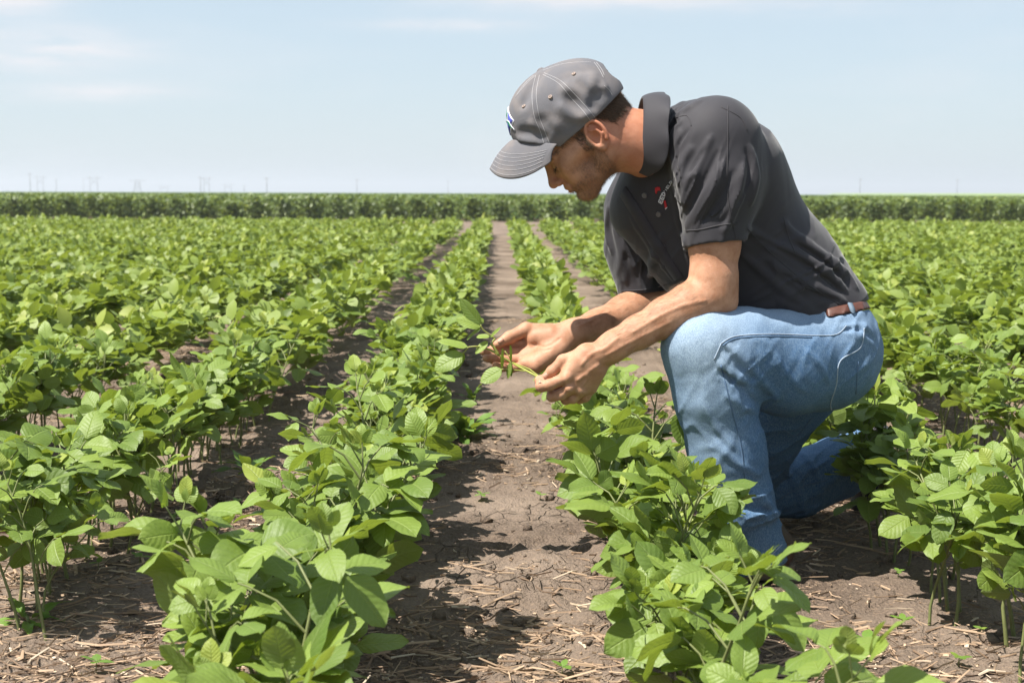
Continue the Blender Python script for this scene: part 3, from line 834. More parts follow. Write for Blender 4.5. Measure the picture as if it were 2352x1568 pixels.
# ------------------------------------------------------------------ the man
person = empty('person', (0.48, 2.95, 0.0))
tag(person, 'man in grey cap, black polo shirt and blue jeans kneeling to examine a soybean plant', 'person')
PM = Matrix.Translation(-Vector((0.48, 2.95, 0.0)))
def worn(name, me, mat, parent=None):
    """A part of the man; mesh data is in world coordinates, moved into the Empty's frame."""
    me.transform(PM); return link(name, me, mat, parent or person)

# ---- jeans
HL, HR = (1905, 815, 3.03, 124), (1905, 800, 3.22, 118)
jeans = Vol((0.28, 2.66, -0.01), (0.98, 3.78, 0.76), 0.0042)
def legchain(vol, pts, k=0.03, flat=None):
    for a, b in zip(pts[:-1], pts[1:]): vol.put(seg(a, b, flat), k)
tl = [(1890, 828, 3.02, 114), (1800, 832, 2.97, 117), (1700, 812, 2.92, 103), (1618, 800, 2.885, 90)]
legchain(jeans, tl, 0.03)
legchain(jeans, [(1606, 796, 2.885, 86), (1640, 900, 2.89, 90), (1670, 1043, 2.90, 85), (1690, 1150, 2.91, 82), (1722, 1262, 2.92, 80), (1727, 1290, 2.92, 80)], 0.025)
jeans.put(seg((1890, 818, 3.03, 113), (1882, 805, 3.20, 110)), 0.03)
jeans.put(seg((1874, 722, 3.12, 108), (1890, 800, 3.12, 116), (YAX, 0.70)), 0.04)
jeans.put(seg((1918, 775, 3.02, 86), (1926, 795, 3.05, 84)), 0.05)
legchain(jeans, [(1850, 850, 3.20, 108), (1762, 985, 3.28, 82), (1712, 1105, 3.36, 74)], 0.018)
legchain(jeans, [(1715, 1118, 3.365, 74), (1830, 1112, 3.41, 76), (1925, 1072, 3.45, 72), (1985, 1040, 3.49, 62)], 0.008)
waist_prim = seg((1868, 700, 3.12, 110), (1880, 735, 3.12, 110), (YAX, 0.72))
bn = np.array([-0.20, 0.13, 0.953]); bn /= np.linalg.norm(bn)                      # up along the waist
beltP = P(1990, 716, 3.1)
for pix, r_ in [([(1660, 812), (1695, 858), (1735, 884)], .013), ([(1650, 830), (1690, 866), (1728, 905)], .012), ([(1665, 790), (1700, 830), (1725, 868)], .013),
            ([(1700, 800), (1745, 870), (1790, 915)], .010), ([(1768, 790), (1800, 850), (1850, 900)], .008), ([(1850, 800), (1885, 840), (1905, 880)], .008),
            ([(1730, 1130), (1770, 1165), (1790, 1200)], .014), ([(1700, 1180), (1750, 1185), (1795, 1178)], .012), ([(1640, 1010), (1690, 1060), (1745, 1090)], .008),
            ([(1665, 905), (1700, 930), (1740, 945)], .009), ([(1940, 765), (1985, 775), (2010, 800)], .007), ([(1930, 752), (1975, 748), (2005, 765)], .007),
            ([(1620, 930), (1650, 990), (1690, 1030)], .006), ([(1840, 1040), (1880, 1100), (1890, 1160)], .010), ([(1800, 1075), (1830, 1120), (1850, 1180)], .012)]:
    fold(jeans, pix, r_ * 0.85, 0.35, 0.007)
for pix, r_ in [([(1668, 802), (1705, 850), (1735, 872)], .006), ([(1645, 845), (1690, 880), (1725, 897)], .006), ([(1738, 925), (1700, 890), (1660, 850)], .006),
            ([(1700, 1165), (1745, 1172), (1790, 1190)], .006), ([(1945, 757), (1980, 762), (2008, 780)], .004)]:
    fold(jeans, pix, r_, 0.05, 0.009, 'sub')
wrinkle(jeans, 0.0016, 16, 3)
ridges(jeans, 0.0100, yrot(0.75), (9, 14, 42), 51, lambda p: blob(1712, 850, 2.88, .075)(p))
ridges(jeans, 0.0080, yrot(0.9), (8, 10, 38), 52, lambda p: blob(1960, 800, 2.97, .085)(p))
ridges(jeans, 0.0085, yrot(0.15), (9, 10, 34), 53, lambda p: blob(1740, 1200, 2.87, .085)(p))
ridges(jeans, 0.0040, yrot(-0.5), (24, 14, 8), 54, lambda p: np.clip(blob(1650, 1000, 2.86, .15)(p) + blob(1800, 850, 2.9, .10)(p), 0, 1))
ridges(jeans, 0.0080, yrot(0.5), (10, 12, 36), 55, lambda p: np.clip(blob(1840, 1100, 3.36, .10)(p) + blob(1770, 1000, 3.22, .08)(p), 0, 1))
wrinkle(jeans, 0.0009, 45, 8, aniso=(1, 1, 0.5))
jbelt = Vol(jeans.lo, jeans.lo + (jeans.n - 1) * jeans.h, jeans.h)      # body of the waist for the belt, before cutting
jbelt.D = jeans.D.copy()
X_, Y_, Z_ = jeans.grid(tuple(slice(0, q) for q in jeans.n))
WX = P(1885, 740, 3.0)[0]
def beyond(p, n): return ((X_ - p[0]) * n[0] + (Y_ - p[1]) * n[1] + (Z_ - p[2]) * n[2]).astype(np.float32)
jeans.D = np.where((X_ > WX) & (Z_ > 0.40), np.maximum(jeans.D, beyond(beltP + bn * 0.004, bn)), jeans.D)
# open trouser hems
hemA, hemN = P(1727, 1296, 2.92), np.array(P(1727, 1296, 2.92) - P(1700, 1180, 2.915))
X_, Y_, Z_ = jeans.grid(tuple(slice(0, q) for q in jeans.n)); hn = hemN / np.linalg.norm(hemN)
far_side = np.maximum(jeans.D, ((X_ - hemA[0]) * hn[0] + (Y_ - hemA[1]) * hn[1] + (Z_ - hemA[2]) * hn[2]).astype(np.float32))
jeans.D = np.where((X_ < 0.72) & (Y_ < 3.16), far_side, jeans.D)
jeans.put(seg((1700, 1225, 2.92, 66), (1735, 1330, 2.92, 74)), 0.004, 'sub')
an = P(1985, 1040, 3.5) - P(1930, 1068, 3.45); an /= np.linalg.norm(an); ap = P(1985, 1040, 3.5)
sl_ = ((X_ - ap[0]) * an[0] + (Y_ - ap[1]) * an[1] + (Z_ - ap[2]) * an[2]).astype(np.float32)
jeans.D = np.where((Y_ > 3.30) & (Z_ < 0.42), np.maximum(jeans.D, sl_), jeans.D)
jeans.put(seg((1960, 1052, 3.475, 52), (2010, 1028, 3.52, 60)), 0.004, 'sub')

def jeans_fade(v):
    k = P(1600, 765, 2.86); d1 = np.linalg.norm((v - k) * np.array([1, 0.7, 1]), axis=1)
    t = P(1760, 715, 2.95); d2 = np.linalg.norm((v - t) * np.array([0.45, 0.8, 1.3]), axis=1)
    b = P(2000, 800, 3.0); d3 = np.linalg.norm(v - b, axis=1)
    s = P(1620, 950, 2.80); d4 = np.linalg.norm((v - s) * np.array([1.2, 1, 0.4]), axis=1)
    f = 0.95 * np.exp(-(d1 / 0.085) ** 2) + 0.95 * np.exp(-(d2 / 0.08) ** 2) + 0.25 * np.exp(-(d3 / 0.08) ** 2) + 0.60 * np.exp(-(d4 / 0.10) ** 2)
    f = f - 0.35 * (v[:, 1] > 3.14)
    return np.clip(f + 0.10 * fbm(v[:, 0] * 14, v[:, 1] * 14, v[:, 2] * 14, 5, 3), 0, 1)
jm, _ = jeans.mesh('jeans', {'fade': jeans_fade})
m = NM('denim')
pos = m.obj(); fad = m.attr('fade')
weave = m.noise(760, m.mapping(pos, (1, 1, 0.35), (0, 0.6, 0)), 2, 0.7); mott = m.noise(380, m.mapping(pos, (1.0, 1.0, 0.45)), 4, 0.7)
c = m.mix(fad, (0.056, 0.122, 0.228), (0.29, 0.375, 0.47))
c = m.mix(m.ramp(mott, [(0.38, (0, 0, 0)), (0.70, (0.75, 0.75, 0.75))]), c, m.mix(0.45, c, (0.38, 0.50, 0.62)))
c = m.mix(m.ramp(weave, [(0.40, (0.85, 0.85, 0.85)), (0.60, (0, 0, 0))]), c, m.mix(0.5, c, (0.03, 0.07, 0.15)))
m.set(Base_Color=c, Roughness=0.88); m.b.inputs['Specular IOR Level'].default_value = 0.15
m.bump(m.math('ADD', weave, mott), 0.25, 0.0015)
M_denim = m.m
jeans_o = worn('jeans', jm, M_denim); jeans_o['label'] = 'faded blue denim jeans'
M_seam = simple_mat('seam_thread', (0.27, 0.33, 0.41), 0.8, 0.25, 200)
M_seamd = simple_mat('denim_seam', (0.075, 0.130, 0.215), 0.85, 0.3, 200)
def thread(vol, pix, n, lift, rad, name, mat, parent):
    p = vol.line(pix, n, lift)
    if len(p) > 2:
        b = MB(); b.tube(p, rad, 5); return worn(name, b.mesh(name), mat, parent)
for pix in [[(1656, 789), (1690, 772), (1775, 767), (1865, 770), (1920, 768), (1944, 748)], [(1985, 753), (1976, 798), (1930, 829), (1921, 883), (1908, 925), (1910, 941)],
            [(1640, 826), (1656, 789)]]:
    thread(jeans, pix, 8, 0.0002, 0.0014, 'pale_stitching', M_seam, jeans_o)
for pix in [[(1656, 838), (1678, 930), (1701, 1020), (1714, 1128)], [(1782, 1150), (1840, 1118), (1899, 1102)], [(1800, 985), (1830, 1000), (1865, 958)], [(1971, 830), (1966, 905)],
            [(1660, 794), (1692, 777), (1775, 772), (1865, 775)]]:
    thread(jeans, pix, 8, 0.0, 0.0016, 'seam', M_seamd, jeans_o)
for pix in [[(1648, 1282), (1690, 1290), (1745, 1293), (1796, 1250)]]:
    thread(jeans, pix, 8, 0.0002, 0.0013, 'pale_stitching', M_seam, jeans_o)

# ---- belt
belt = Vol(jbelt.lo, jbelt.lo + (jbelt.n - 1) * jbelt.h, jbelt.h); belt.D = jbelt.D - 0.003
belt.cut(beltP + bn * 0.024, bn); belt.cut(beltP + bn * 0.0045, -bn); belt.cut((WX, 3, 0.5), (-1, 0, 0))
bm_, _ = belt.mesh('belt')
m = NM('belt_leather'); m.set(Base_Color=m.mix(m.noise(25, m.obj(), 4), (0.060, 0.020, 0.012), (0.105, 0.036, 0.022)), Roughness=0.5); m.bump(m.noise(260, m.obj(), 2), 0.15, 0.002)
belt_o = worn('belt', bm_, m.m); belt_o['label'] = 'red brown leather belt'
lp = MB()
for pix in [[(1947, 690), (1956, 712), (1966, 738)]]:
    p = belt.line(pix, 6, 0.003)
    if len(p) > 2:
        n_ = belt.normal(p); tv = np.gradient(p, axis=0); tv /= np.linalg.norm(tv, axis=1, keepdims=True); w_ = np.cross(tv, n_)
        V = np.concatenate([p - w_ * 0.006 - n_ * 0.002, p + w_ * 0.006 - n_ * 0.002, p + w_ * 0.0055 + n_ * 0.0022, p - w_ * 0.0055 + n_ * 0.0022]); k = len(p)
        lp.add(V, [(a * k + i, a * k + i + 1, ((a + 1) % 4) * k + i + 1, ((a + 1) % 4) * k + i) for a in range(4) for i in range(k - 1)])
if lp.n: worn('belt_loop', lp.mesh('belt_loop'), simple_mat('faded_denim', (0.14, 0.19, 0.25), 0.85), jeans_o)

# ---- shirt
shirt = Vol((0.12, 2.76, 0.50), (0.84, 3.46, 1.06), 0.0033)
FL = (YAX, 0.84)
shirt.put(seg((1570, 390, 3.09, 134), (1685, 505, 3.10, 142), FL), 0.05)
shirt.put(seg((1685, 505, 3.10, 142), (1790, 622, 3.11, 126), FL), 0.05)
shirt.put(seg((1790, 622, 3.11, 126), (1868, 715, 3.12, 122), (YAX, 0.74)), 0.05)
shirt.put(seg((1630, 346, 3.09, 112), (1665, 385, 3.09, 128), (YAX, 0.58)), 0.06)
shirt.put(seg((1488, 480, 3.11, 86), (1600, 590, 3.11, 92), (YAX, 0.76)), 0.05)
shirt.put(seg((1600, 590, 3.11, 92), (1740, 715, 3.11, 110), (YAX, 0.76)), 0.05)
shirt.put(seg((1562, 348, 3.05, 84), (1605, 388, 3.09, 108), (YAX, 0.80)), 0.02)
shirt.put(seg((1800, 700, 3.03, 58), (1892, 718, 3.00, 40)), 0.03)
shirt.put(seg((1845, 704, 3.03, 58), (1930, 690, 3.045, 46)), 0.04)
shirt.put(seg((1530, 390, 3.21, 75), (1490, 470, 3.26, 85)), 0.05)
# sleeves are solids of their own, opened at the cuff, then joined to the trunk
def lattice(v): 
    o = Vol(v.lo, v.lo + v.h, v.h); o.n = v.n; o.D = np.full(v.n, 0.2, np.float32); return o
X_, Y_, Z_ = shirt.grid(tuple(slice(0, q) for q in shirt.n))
def half(p, n): n = n / np.linalg.norm(n); return ((X_ - p[0]) * n[0] + (Y_ - p[1]) * n[1] + (Z_ - p[2]) * n[2]).astype(np.float32)
shirt.cut(P(1968, 696, 3.1), -np.array([-.44, .12, .90]))
sr = lattice(shirt)
sr.put(seg((1500, 430, 3.24, 84), (1485, 480, 3.26, 88)), 0.04); sr.put(seg((1485, 480, 3.26, 88), (1478, 570, 3.28, 82)), 0.04); sr.put(seg((1478, 570, 3.28, 82), (1492, 690, 3.27, 68)), 0.03)
sr.D = np.maximum(sr.D, half(P(1490, 672, 3.27), P(1490, 674, 3.27) - P(1478, 580, 3.28)))
sr.put(seg((1488, 640, 3.27, 60), (1494, 720, 3.27, 64)), 0.003, 'sub')
sl = lattice(shirt)
sl.put(seg((1628, 322, 2.995, 84), (1642, 332, 2.945, 96)), 0.05); sl.put(seg((1640, 332, 2.945, 97), (1652, 420, 2.925, 94)), 0.05); sl.put(seg((1652, 420, 2.925, 94), (1640, 585, 2.905, 66)), 0.03)
cn = P(1642, 563, 2.915) - P(1650, 470, 2.925); cn = cn / np.linalg.norm(cn) + np.array([0.20, 0, 0])
sl.D = np.maximum(sl.D, half(P(1642, 561, 2.91), cn))
sl.put(seg((1644, 515, 2.912, 60), (1640, 610, 2.905, 61)), 0.003, 'sub')
shirt.merge(sr, 0.014); shirt.merge(sl, 0.014)
FOLDS = [([(1565, 273), (1547, 307), (1542, 350), (1555, 390), (1569, 418)], .010), ([(1591, 339), (1569, 375), (1565, 418), (1576, 462)], .011),
    ([(1634, 314), (1605, 375), (1583, 433), (1574, 476)], .010), ([(1662, 375), (1637, 422), (1612, 462), (1591, 498), (1576, 523)], .011),
    ([(1706, 380), (1700, 415), (1690, 450), (1655, 500)], .010), ([(1724, 339), (1738, 404), (1724, 469)], .009), ([(1690, 470), (1672, 510), (1660, 530)], .007),
    ([(1590, 242), (1551, 271), (1533, 307)], .008), ([(1569, 235), (1540, 260), (1527, 292)], .008), ([(1608, 232), (1575, 258), (1553, 285)], .008),
    ([(1717, 523), (1767, 562), (1828, 584), (1893, 620), (1943, 667)], .012), ([(1799, 512), (1839, 552), (1893, 588), (1947, 631), (1968, 663)], .012),
    ([(1767, 598), (1839, 649), (1893, 670), (1940, 692)], .011), ([(1706, 584), (1785, 652), (1857, 710)], .010), ([(1790, 690), (1840, 715), (1890, 725)], .009),
    ([(1450, 500), (1500, 570), (1545, 640)], .008), ([(1410, 520), (1430, 590), (1440, 650)], .010), ([(1520, 540), (1500, 600), (1490, 650)], .009),
    ([(1545, 440), (1565, 520), (1585, 600)], .008), ([(1400, 470), (1395, 520), (1405, 580)], .008), ([(1560, 300), (1556, 340), (1566, 400)], .007)]
for pix, r_ in FOLDS: fold(shirt, pix, r_ * 0.95, 0.36, 0.009)
for pix, r_ in [([(1580, 300), (1556, 345), (1558, 400), (1572, 450)], .005), ([(1615, 345), (1585, 400), (1574, 455)], .005), ([(1650, 350), (1615, 420), (1585, 485)], .005),
    ([(1685, 395), (1655, 450), (1610, 510)], .005), ([(1735, 545), (1800, 580), (1870, 620), (1930, 670)], .006), ([(1830, 560), (1890, 600), (1950, 655)], .006),
    ([(1800, 630), (1870, 672), (1925, 690)], .005), ([(1580, 250), (1548, 285), (1530, 320)], .004), ([(1715, 345), (1722, 400), (1708, 460)], .005)]:
    fold(shirt, pix, r_, 0.0, 0.008, 'sub')
wrinkle(shirt, 0.0014, 13, 31, aniso=(1, 1, 0.6))
ridges(shirt, 0.0075, yrot(-0.35), (40, 14, 6), 61, lambda p: np.clip(blob(1615, 440, 2.88, .075)(p) + 0.5 * blob(1610, 350, 2.90, .05)(p) + 0.5 * blob(1680, 470, 2.87, .07)(p), 0, 1))
ridges(shirt, 0.0036, yrot(0.62), (3.0, 6, 26), 62, lambda p: np.clip(blob(1900, 660, 2.99, .10)(p) + 0.8 * blob(1800, 600, 2.96, .11)(p), 0, 1))
ridges(shirt, 0.0060, yrot(0.9), (7, 10, 34), 63, lambda p: np.clip(blob(1560, 270, 3.0, .07)(p) + 0.6 * blob(1500, 580, 3.0, .09)(p), 0, 1))
ridges(shirt, 0.0060, yrot(-0.1), (34, 12, 7), 64, lambda p: np.clip(blob(1440, 580, 3.2, .11)(p), 0, 1))
shirt.put(seg((1440, 322, 3.01, 74), (1510, 335, 3.03, 68)), 0.006, 'sub')
sm_, _ = shirt.mesh('polo_shirt')
m = NM('polo_knit'); pos = m.obj()
k1, k2 = m.noise(700, pos, 2, 0.6), m.noise(9, pos, 4)
m.set(Base_Color=m.mix(m.math('ADD', m.math('MULTIPLY', k1, 0.5), m.math('MULTIPLY', k2, 0.4)), (0.0235, 0.0225, 0.0270), (0.043, 0.0405, 0.047)), Roughness=0.72)
m.b.inputs['Sheen Weight'].default_value = 0.16; m.b.inputs['Sheen Roughness'].default_value = 0.4; m.b.inputs['Specular IOR Level'].default_value = 0.3
m.bump(k1, 0.25, 0.0012)
M_shirt = m.m
shirt_o = worn('polo_shirt', sm_, M_shirt); shirt_o['label'] = 'charcoal black short sleeved polo shirt'
M_sseam = simple_mat('shirt_seam', (0.030, 0.028, 0.032), 0.8)
for pix in [[(1672, 243), (1672, 330), (1670, 420), (1676, 480), (1690, 548)], [(1575, 530), (1610, 527), (1650, 518), (1698, 512)], [(1717, 526), (1770, 580), (1850, 648), (1930, 700)],
            [(1656, 246), (1700, 270), (1716, 300)], [(1548, 272), (1578, 266), (1588, 290)], [(1800, 500), (1810, 540), (1826, 580)], [(1428, 668), (1490, 664), (1540, 650)]]:
    thread(shirt, pix, 8, 0.0001, 0.0013, 'seam', M_sseam, shirt_o)

# collar: a stand rising round the neck that folds over into a falling leaf
def collar():
    n, rows = 72, []
    th = np.linspace(R(-148), R(148), n)               # 0 = back of the neck (up), negative = camera side
    for i, a in enumerate(th):
        c, s = math.cos(a), math.sin(a); f = abs(a) / R(148)
        wf = (1.0 + 0.10 * math.sin(f * 9)) * (1.0 - 0.80 * max(0, (f - 0.62) / 0.38) ** 1.6); rip = 0.0035 * math.sin(a * 5.3 + 0.7) + 0.002 * math.sin(a * 11)
        def q(px, py, ry, rz, x_shift=0):
            ctr = P(px, py, 3.01); return ctr + np.array([x_shift, s * ry, c * rz])
        xs = 0.010 * (1 - f)
        rows.append([q(1505, 322, .070, .070), q(1480, 319, .078, .077, xs), q(1464, 318, .084, .084, xs - .004), q(1468, 317, .089, .0885, xs),
                     q(1470 + 24 * wf, 319, .089 + .020 * wf, .0885 + .008 * wf, xs * wf), q(1472 + 54 * wf, 324, .090 + .038 * wf + rip, .089 + .008 * wf + rip)])
    A = np.array(rows); k = A.shape[1]; V = A.reshape(-1, 3)
    i = np.arange(n * k).reshape(n, k)
    q_ = np.stack([i[:-1, :-1], i[:-1, 1:], i[1:, 1:], i[1:, :-1]], -1).reshape(-1, 4)
    return mesh_np('collar', V, q_)
co = worn('collar', collar(), M_shirt, shirt_o)
md = co.modifiers.new('thick', 'SOLIDIFY'); md.thickness = 0.0032; md.offset = 0
md = co.modifiers.new('sub', 'SUBSURF'); md.levels = md.render_levels = 2
pk = MB()
p = shirt.line([(1432, 440), (1470, 500), (1520, 580), (1560, 640)], 8, 0.001)
if len(p) > 2:
    n_ = shirt.normal(p, 0.012); tv = np.gradient(p, axis=0); tv /= np.linalg.norm(tv, axis=1, keepdims=True) + 1e-9; w_ = np.cross(tv, n_)
    k = len(p); V = np.concatenate([p - w_ * 0.014 - n_ * 0.003, p + w_ * 0.014 - n_ * 0.003, p + w_ * 0.013 + n_ * 0.002, p - w_ * 0.013 + n_ * 0.002])
    pk.add(V, [(a * k + i, a * k + i + 1, ((a + 1) % 4) * k + i + 1, ((a + 1) % 4) * k + i) for a in range(4) for i in range(k - 1)])
    worn('placket', pk.mesh('placket'), M_shirt, shirt_o)
M_btn = simple_mat('button', (0.11, 0.10, 0.10), 0.35)
def disc_on(vol, px, py, r, h, mat, name, parent, hole=0.0):
    c_ = vol.hit(px, py)
    if c_ is None: return
    n_ = vol.normal(c_, 0.008); t_ = np.cross(n_, [0.3, 0.2, 0.9]); t_ /= np.linalg.norm(t_); b_ = np.cross(n_, t_)
    rings = ([(hole, 0.2), (hole, 1.0)] if hole else [(0.0001, 0.75), (r * 0.55, 0.72)]) + [(r * 0.75, 1.0), (r * 0.95, 0.9), (r, 0.4), (r, -1.0)]
    a = np.arange(16) * 2 * math.pi / 16; V = np.concatenate([c_ + n_ * h * z + rr * (np.cos(a)[:, None] * t_ + np.sin(a)[:, None] * b_) for rr, z in rings])
    q_ = [(i * 16 + j, (i + 1) * 16 + j, (i + 1) * 16 + (j + 1) % 16, i * 16 + (j + 1) % 16) for i in range(len(rings) - 1) for j in range(16)]
    worn(name, mesh_np(name, V, q_), mat, parent)
disc_on(shirt, 1481, 449, 0.0058, 0.0035, M_btn, 'button', shirt_o); disc_on(shirt, 1513, 492, 0.0058, 0.0035, M_btn, 'button', shirt_o)

# marks sewn on the shirt, given as outlines in view pixels and laid on the cloth
def patch(vol, outline, mat, name, parent, lift=0.0012, depth=0.0015, grid=None):
    from mathutils.geometry import delaunay_2d_cdt
    o = np.array(outline, float); step = grid or 4.0
    pts = []
    for i in range(len(o)):
        a, b = o[i], o[(i + 1) % len(o)]; k = max(1, int(np.linalg.norm(b - a) / step))
        pts += [a + (b - a) * j / k for j in range(k)]
    nb = len(pts); lo_, hi_ = o.min(0), o.max(0)
    for gx_ in np.arange(lo_[0] + step / 2, hi_[0], step):
        for gy_ in np.arange(lo_[1] + step / 2, hi_[1], step): pts.append(np.array([gx_, gy_]))
    v2, _, f2, _, _, _ = delaunay_2d_cdt([Vector(q) for q in pts], [], [list(range(nb))], 1, 1e-4)
    hits = [vol.hit(q.x, q.y) for q in v2]
    if any(h_ is None for h_ in hits):
        good = [h_ for h_ in hits if h_ is not None]
        if not good: return
        hits = [h_ if h_ is not None else good[0] for h_ in hits]
    V = np.array(hits); N_ = vol.normal(V, 0.008); top = V + N_ * lift; n = len(V)
    tri = [tuple(f) for f in f2 if len(f) == 3]
    me = mesh_np(name, top, None, np.array(tri), True)
    ob = worn(name, me, mat, parent); md_ = ob.modifiers.new('thick', 'SOLIDIFY'); md_.thickness = depth; md_.offset = 0
    return ob
M_white = simple_mat('white_thread', (0.62, 0.62, 0.66), 0.8); M_red = simple_mat('red_thread', (0.42, 0.012, 0.018), 0.7); M_black = simple_mat('black_thread', (0.008, 0.008, 0.009), 0.5)
zc = lambda zx, zy: (1476.9 + zx * 0.1020, 404.5 + zy * 0.1020)     # measured on an enlarged view of the chest
mark = empty('chest_emblem'); mark.parent = shirt_o
def zpatch(pts, mat, nm, **k): return patch(shirt, [zc(*q) for q in pts], mat, nm, mark, **k)
zpatch([(275, 265), (330, 240), (390, 250), (400, 330), (370, 320), (330, 330), (310, 400), (285, 380)], M_red, 'red_mark', grid=3)
zpatch([(470, 560), (510, 540), (550, 690), (500, 725)], M_red, 'red_mark', grid=3)
zpatch([(500, 728), (545, 690), (555, 705), (510, 750)], M_white, 'white_mark', grid=3)
def strokes(lines, mat, name, r):
    b = MB()
    for ln in lines:
        p = shirt.line([zc(*q) for q in ln], 4, 0.0010, smooth=False)
        if len(p) > 1: b.tube(p, r, 5)
    if b.n: worn(name, b.mesh(name), mat, mark)
def letters(word, o, ux, uy):
    G = {'Y': [[(0, 1), (.5, .5), (1, 1)], [(.5, .5), (.5, 0)]], 'I': [[(.5, 0), (.5, 1)]], 'E': [[(1, 1), (0, 1), (0, 0), (1, 0)], [(0, .5), (.8, .5)]], 'L': [[(0, 1), (0, 0), (1, 0)]],
         'D': [[(0, 0), (0, 1), (.7, .85), (1, .5), (.7, .15), (0, 0)]], 'B': [[(0, 0), (0, 1), (.9, .85), (.8, .55), (0, .5)], [(.8, .5), (1, .2), (0, 0)]]}
    out = []
    for i, ch in enumerate(word):
        for ln in G[ch]: out.append([(o[0] + (i * 1.35 + a) * ux[0] + b * uy[0], o[1] + (i * 1.35 + a) * ux[1] + b * uy[1]) for a, b in ln])
    return out
strokes(letters('YIELD', (490, 400), (28, -42), (-42, -30)), M_white, 'lettering', 0.0008)
strokes(letters('EED', (425, 620), (24, -62), (-70, -42)), M_white, 'lettering', 0.0014)
patch(shirt, [zc(*q) for q in [(1490, 850), (1545, 870), (1620, 850), (1780, 730), (1640, 880), (1570, 925), (1520, 915)]], M_black, 'curved_tick_mark', shirt_o, 0.0012, 0.0015, 4)
# ---- head frame: f forward, u up, s to the side away from the camera (metres)
HY = 2.985
HE = P(1358, 317, HY); HS = 1.16 * HY / FPX * 1000          # life size: 1 mm = 1.16 px
Hf, Hu, Hs = np.array([-0.73, 0, -0.68]), np.array([-0.68, 0, 0.73]), np.array([0.0, 1.0, 0.0])
Hf, Hu = Hf / np.linalg.norm(Hf), Hu / np.linalg.norm(Hu)
Hu = Hu - Hf * (Hu @ Hf); Hu /= np.linalg.norm(Hu)
def H(f, u, s=0.0): return HE + (Hf * f + Hu * u + Hs * s) * HS / 1000
def hell(f, u, s, rf, ru, rs, tilt=0.0):
    a = Hf * math.cos(tilt) + Hu * math.sin(tilt); b = Hu * math.cos(tilt) - Hf * math.sin(tilt)
    k = HS / 1000; return ell(H(f, u, s), (a, b, Hs), (rf * k, ru * k, rs * k))
def hcone(a, b, ra, rb): k = HS / 1000; return rcone(H(*a), H(*b), ra * k, rb * k)
body = Vol((-0.13, 2.70, 0.34), (0.86, 3.42, 1.17), 0.0025)
head = body.sub_vol(H(0, 40) - 0.17, H(0, 40) + 0.17)
for prim, k in [(hell(-4, 48, 0, 95, 86, 73), .02), (hell(46, 2, 0, 56, 66, 56), .02), (hcone((82, 31, -30), (82, 31, 30), 16, 16), .015),
                (hell(79, -40, 0, 24, 26, 28), .012), (hell(76, -75, 0, 15, 14, 21), .015), (hell(36, -56, 0, 44, 24, 40), .02)]: head.put(prim, k)
for sg in (-1, 1):
    for prim, k in [(hcone((74, -8, 40 * sg), (22, 0, 63 * sg), 14, 10), .016), (hcone((8, -42, 48 * sg), (70, -74, 17 * sg), 18, 14), .018), (hcone((2, -10, 60 * sg), (8, -46, 50 * sg), 14, 16), .016),
                    (hell(62, -36, 34 * sg, 26, 26, 18), .018)]: head.put(prim, k)
    head.put(hell(97, 8, 29 * sg, 10, 11, 15), .012, 'sub')
    head.put(hell(82, 9, 31 * sg, 13.5, 13, 14), .004)               # eyeball behind lowered lids
    head.put(hcone((96, 22, 16 * sg), (84, 26, 50 * sg), 5, 4), .010)   # brow
    head.put(hcone((93.5, 3.5, 20 * sg), (88, 2.5, 43 * sg), 1.6, 1.4), .004)  # lower lid edge
# nose
head.put(hcone((95, 22, 0), (112, -10, 0), 7.5, 8.5), .010); head.put(hell(114, -16, 0, 10.5, 9.5, 10.5), .006)
for sg in (-1, 1):
    head.put(hell(105, -21, 11.5 * sg, 9.5, 7.5, 6.5), .005)
    head.put(hell(110, -27, 6 * sg, 4.5, 3.2, 3.0), .003, 'sub')
    head.put(hcone((97, -22, 19 * sg), (92, -42, 26 * sg), 1.8, 1.6), .006, 'sub')
# mouth and chin
head.put(hell(97, -39, 0, 7, 5.5, 20), .008); head.put(hell(96, -49.5, 0, 6.5, 5.5, 18), .008)
head.put(hcone((102.5, -44.8, -14), (104, -44.4, 0), 1.3, 1.5), .003, 'sub'); head.put(hcone((104, -44.4, 0), (102.5, -44.8, 14), 1.5, 1.3), .003, 'sub')
head.put(hcone((97, -59, -10), (97, -59, 10), 4.5, 4.5), .010, 'sub')
head.put(hell(85, -70, 0, 10.5, 10.5, 16), .012)
# ears: flange, rim, hollow, lobe
for sg in (-1, 1):
    head.put(hell(-7, -1, 74 * sg, 16, 26, 6, 0.18), .006)
    pts = []
    for a in np.linspace(R(-40), R(240), 16):
        ff, uu = 17.5 * math.cos(a), 27 * math.sin(a); pts.append((-6 - ff * math.cos(.18) - uu * math.sin(.18), 0 + uu * math.cos(.18) - ff * math.sin(.18), (81 + 0.16 * ff) * sg))
    head.put(chain([H(*q) for q in pts], [3.7 * HS / 1000] * 16), .003)
    head.put(chain([H(-2, 13, 81 * sg), H(-11, 8, 83.5 * sg), H(-14, -6, 83.5 * sg), H(-6, -17, 81 * sg)], [2.8 * HS / 1000] * 4), .004)     # inner fold
    head.put(hell(1, -25, 77 * sg, 8.5, 9, 5.5), .006)                              # lobe
    head.put(hell(0, -3, 83 * sg, 8.5, 10.5, 9, 0.2), .003, 'sub')                  # hollow
    head.put(hell(-6, 17, 84 * sg, 8, 6, 5.5, 0.2), .003, 'sub')
    head.put(hcone((10, -7, 74 * sg), (10, 4, 74 * sg), 4.2, 3.4), .005)            # tragus
head.put(hcone((-30, -18, 0), (-62, -76, 0), 62, 58), .03)
body.merge(head, 0.006)
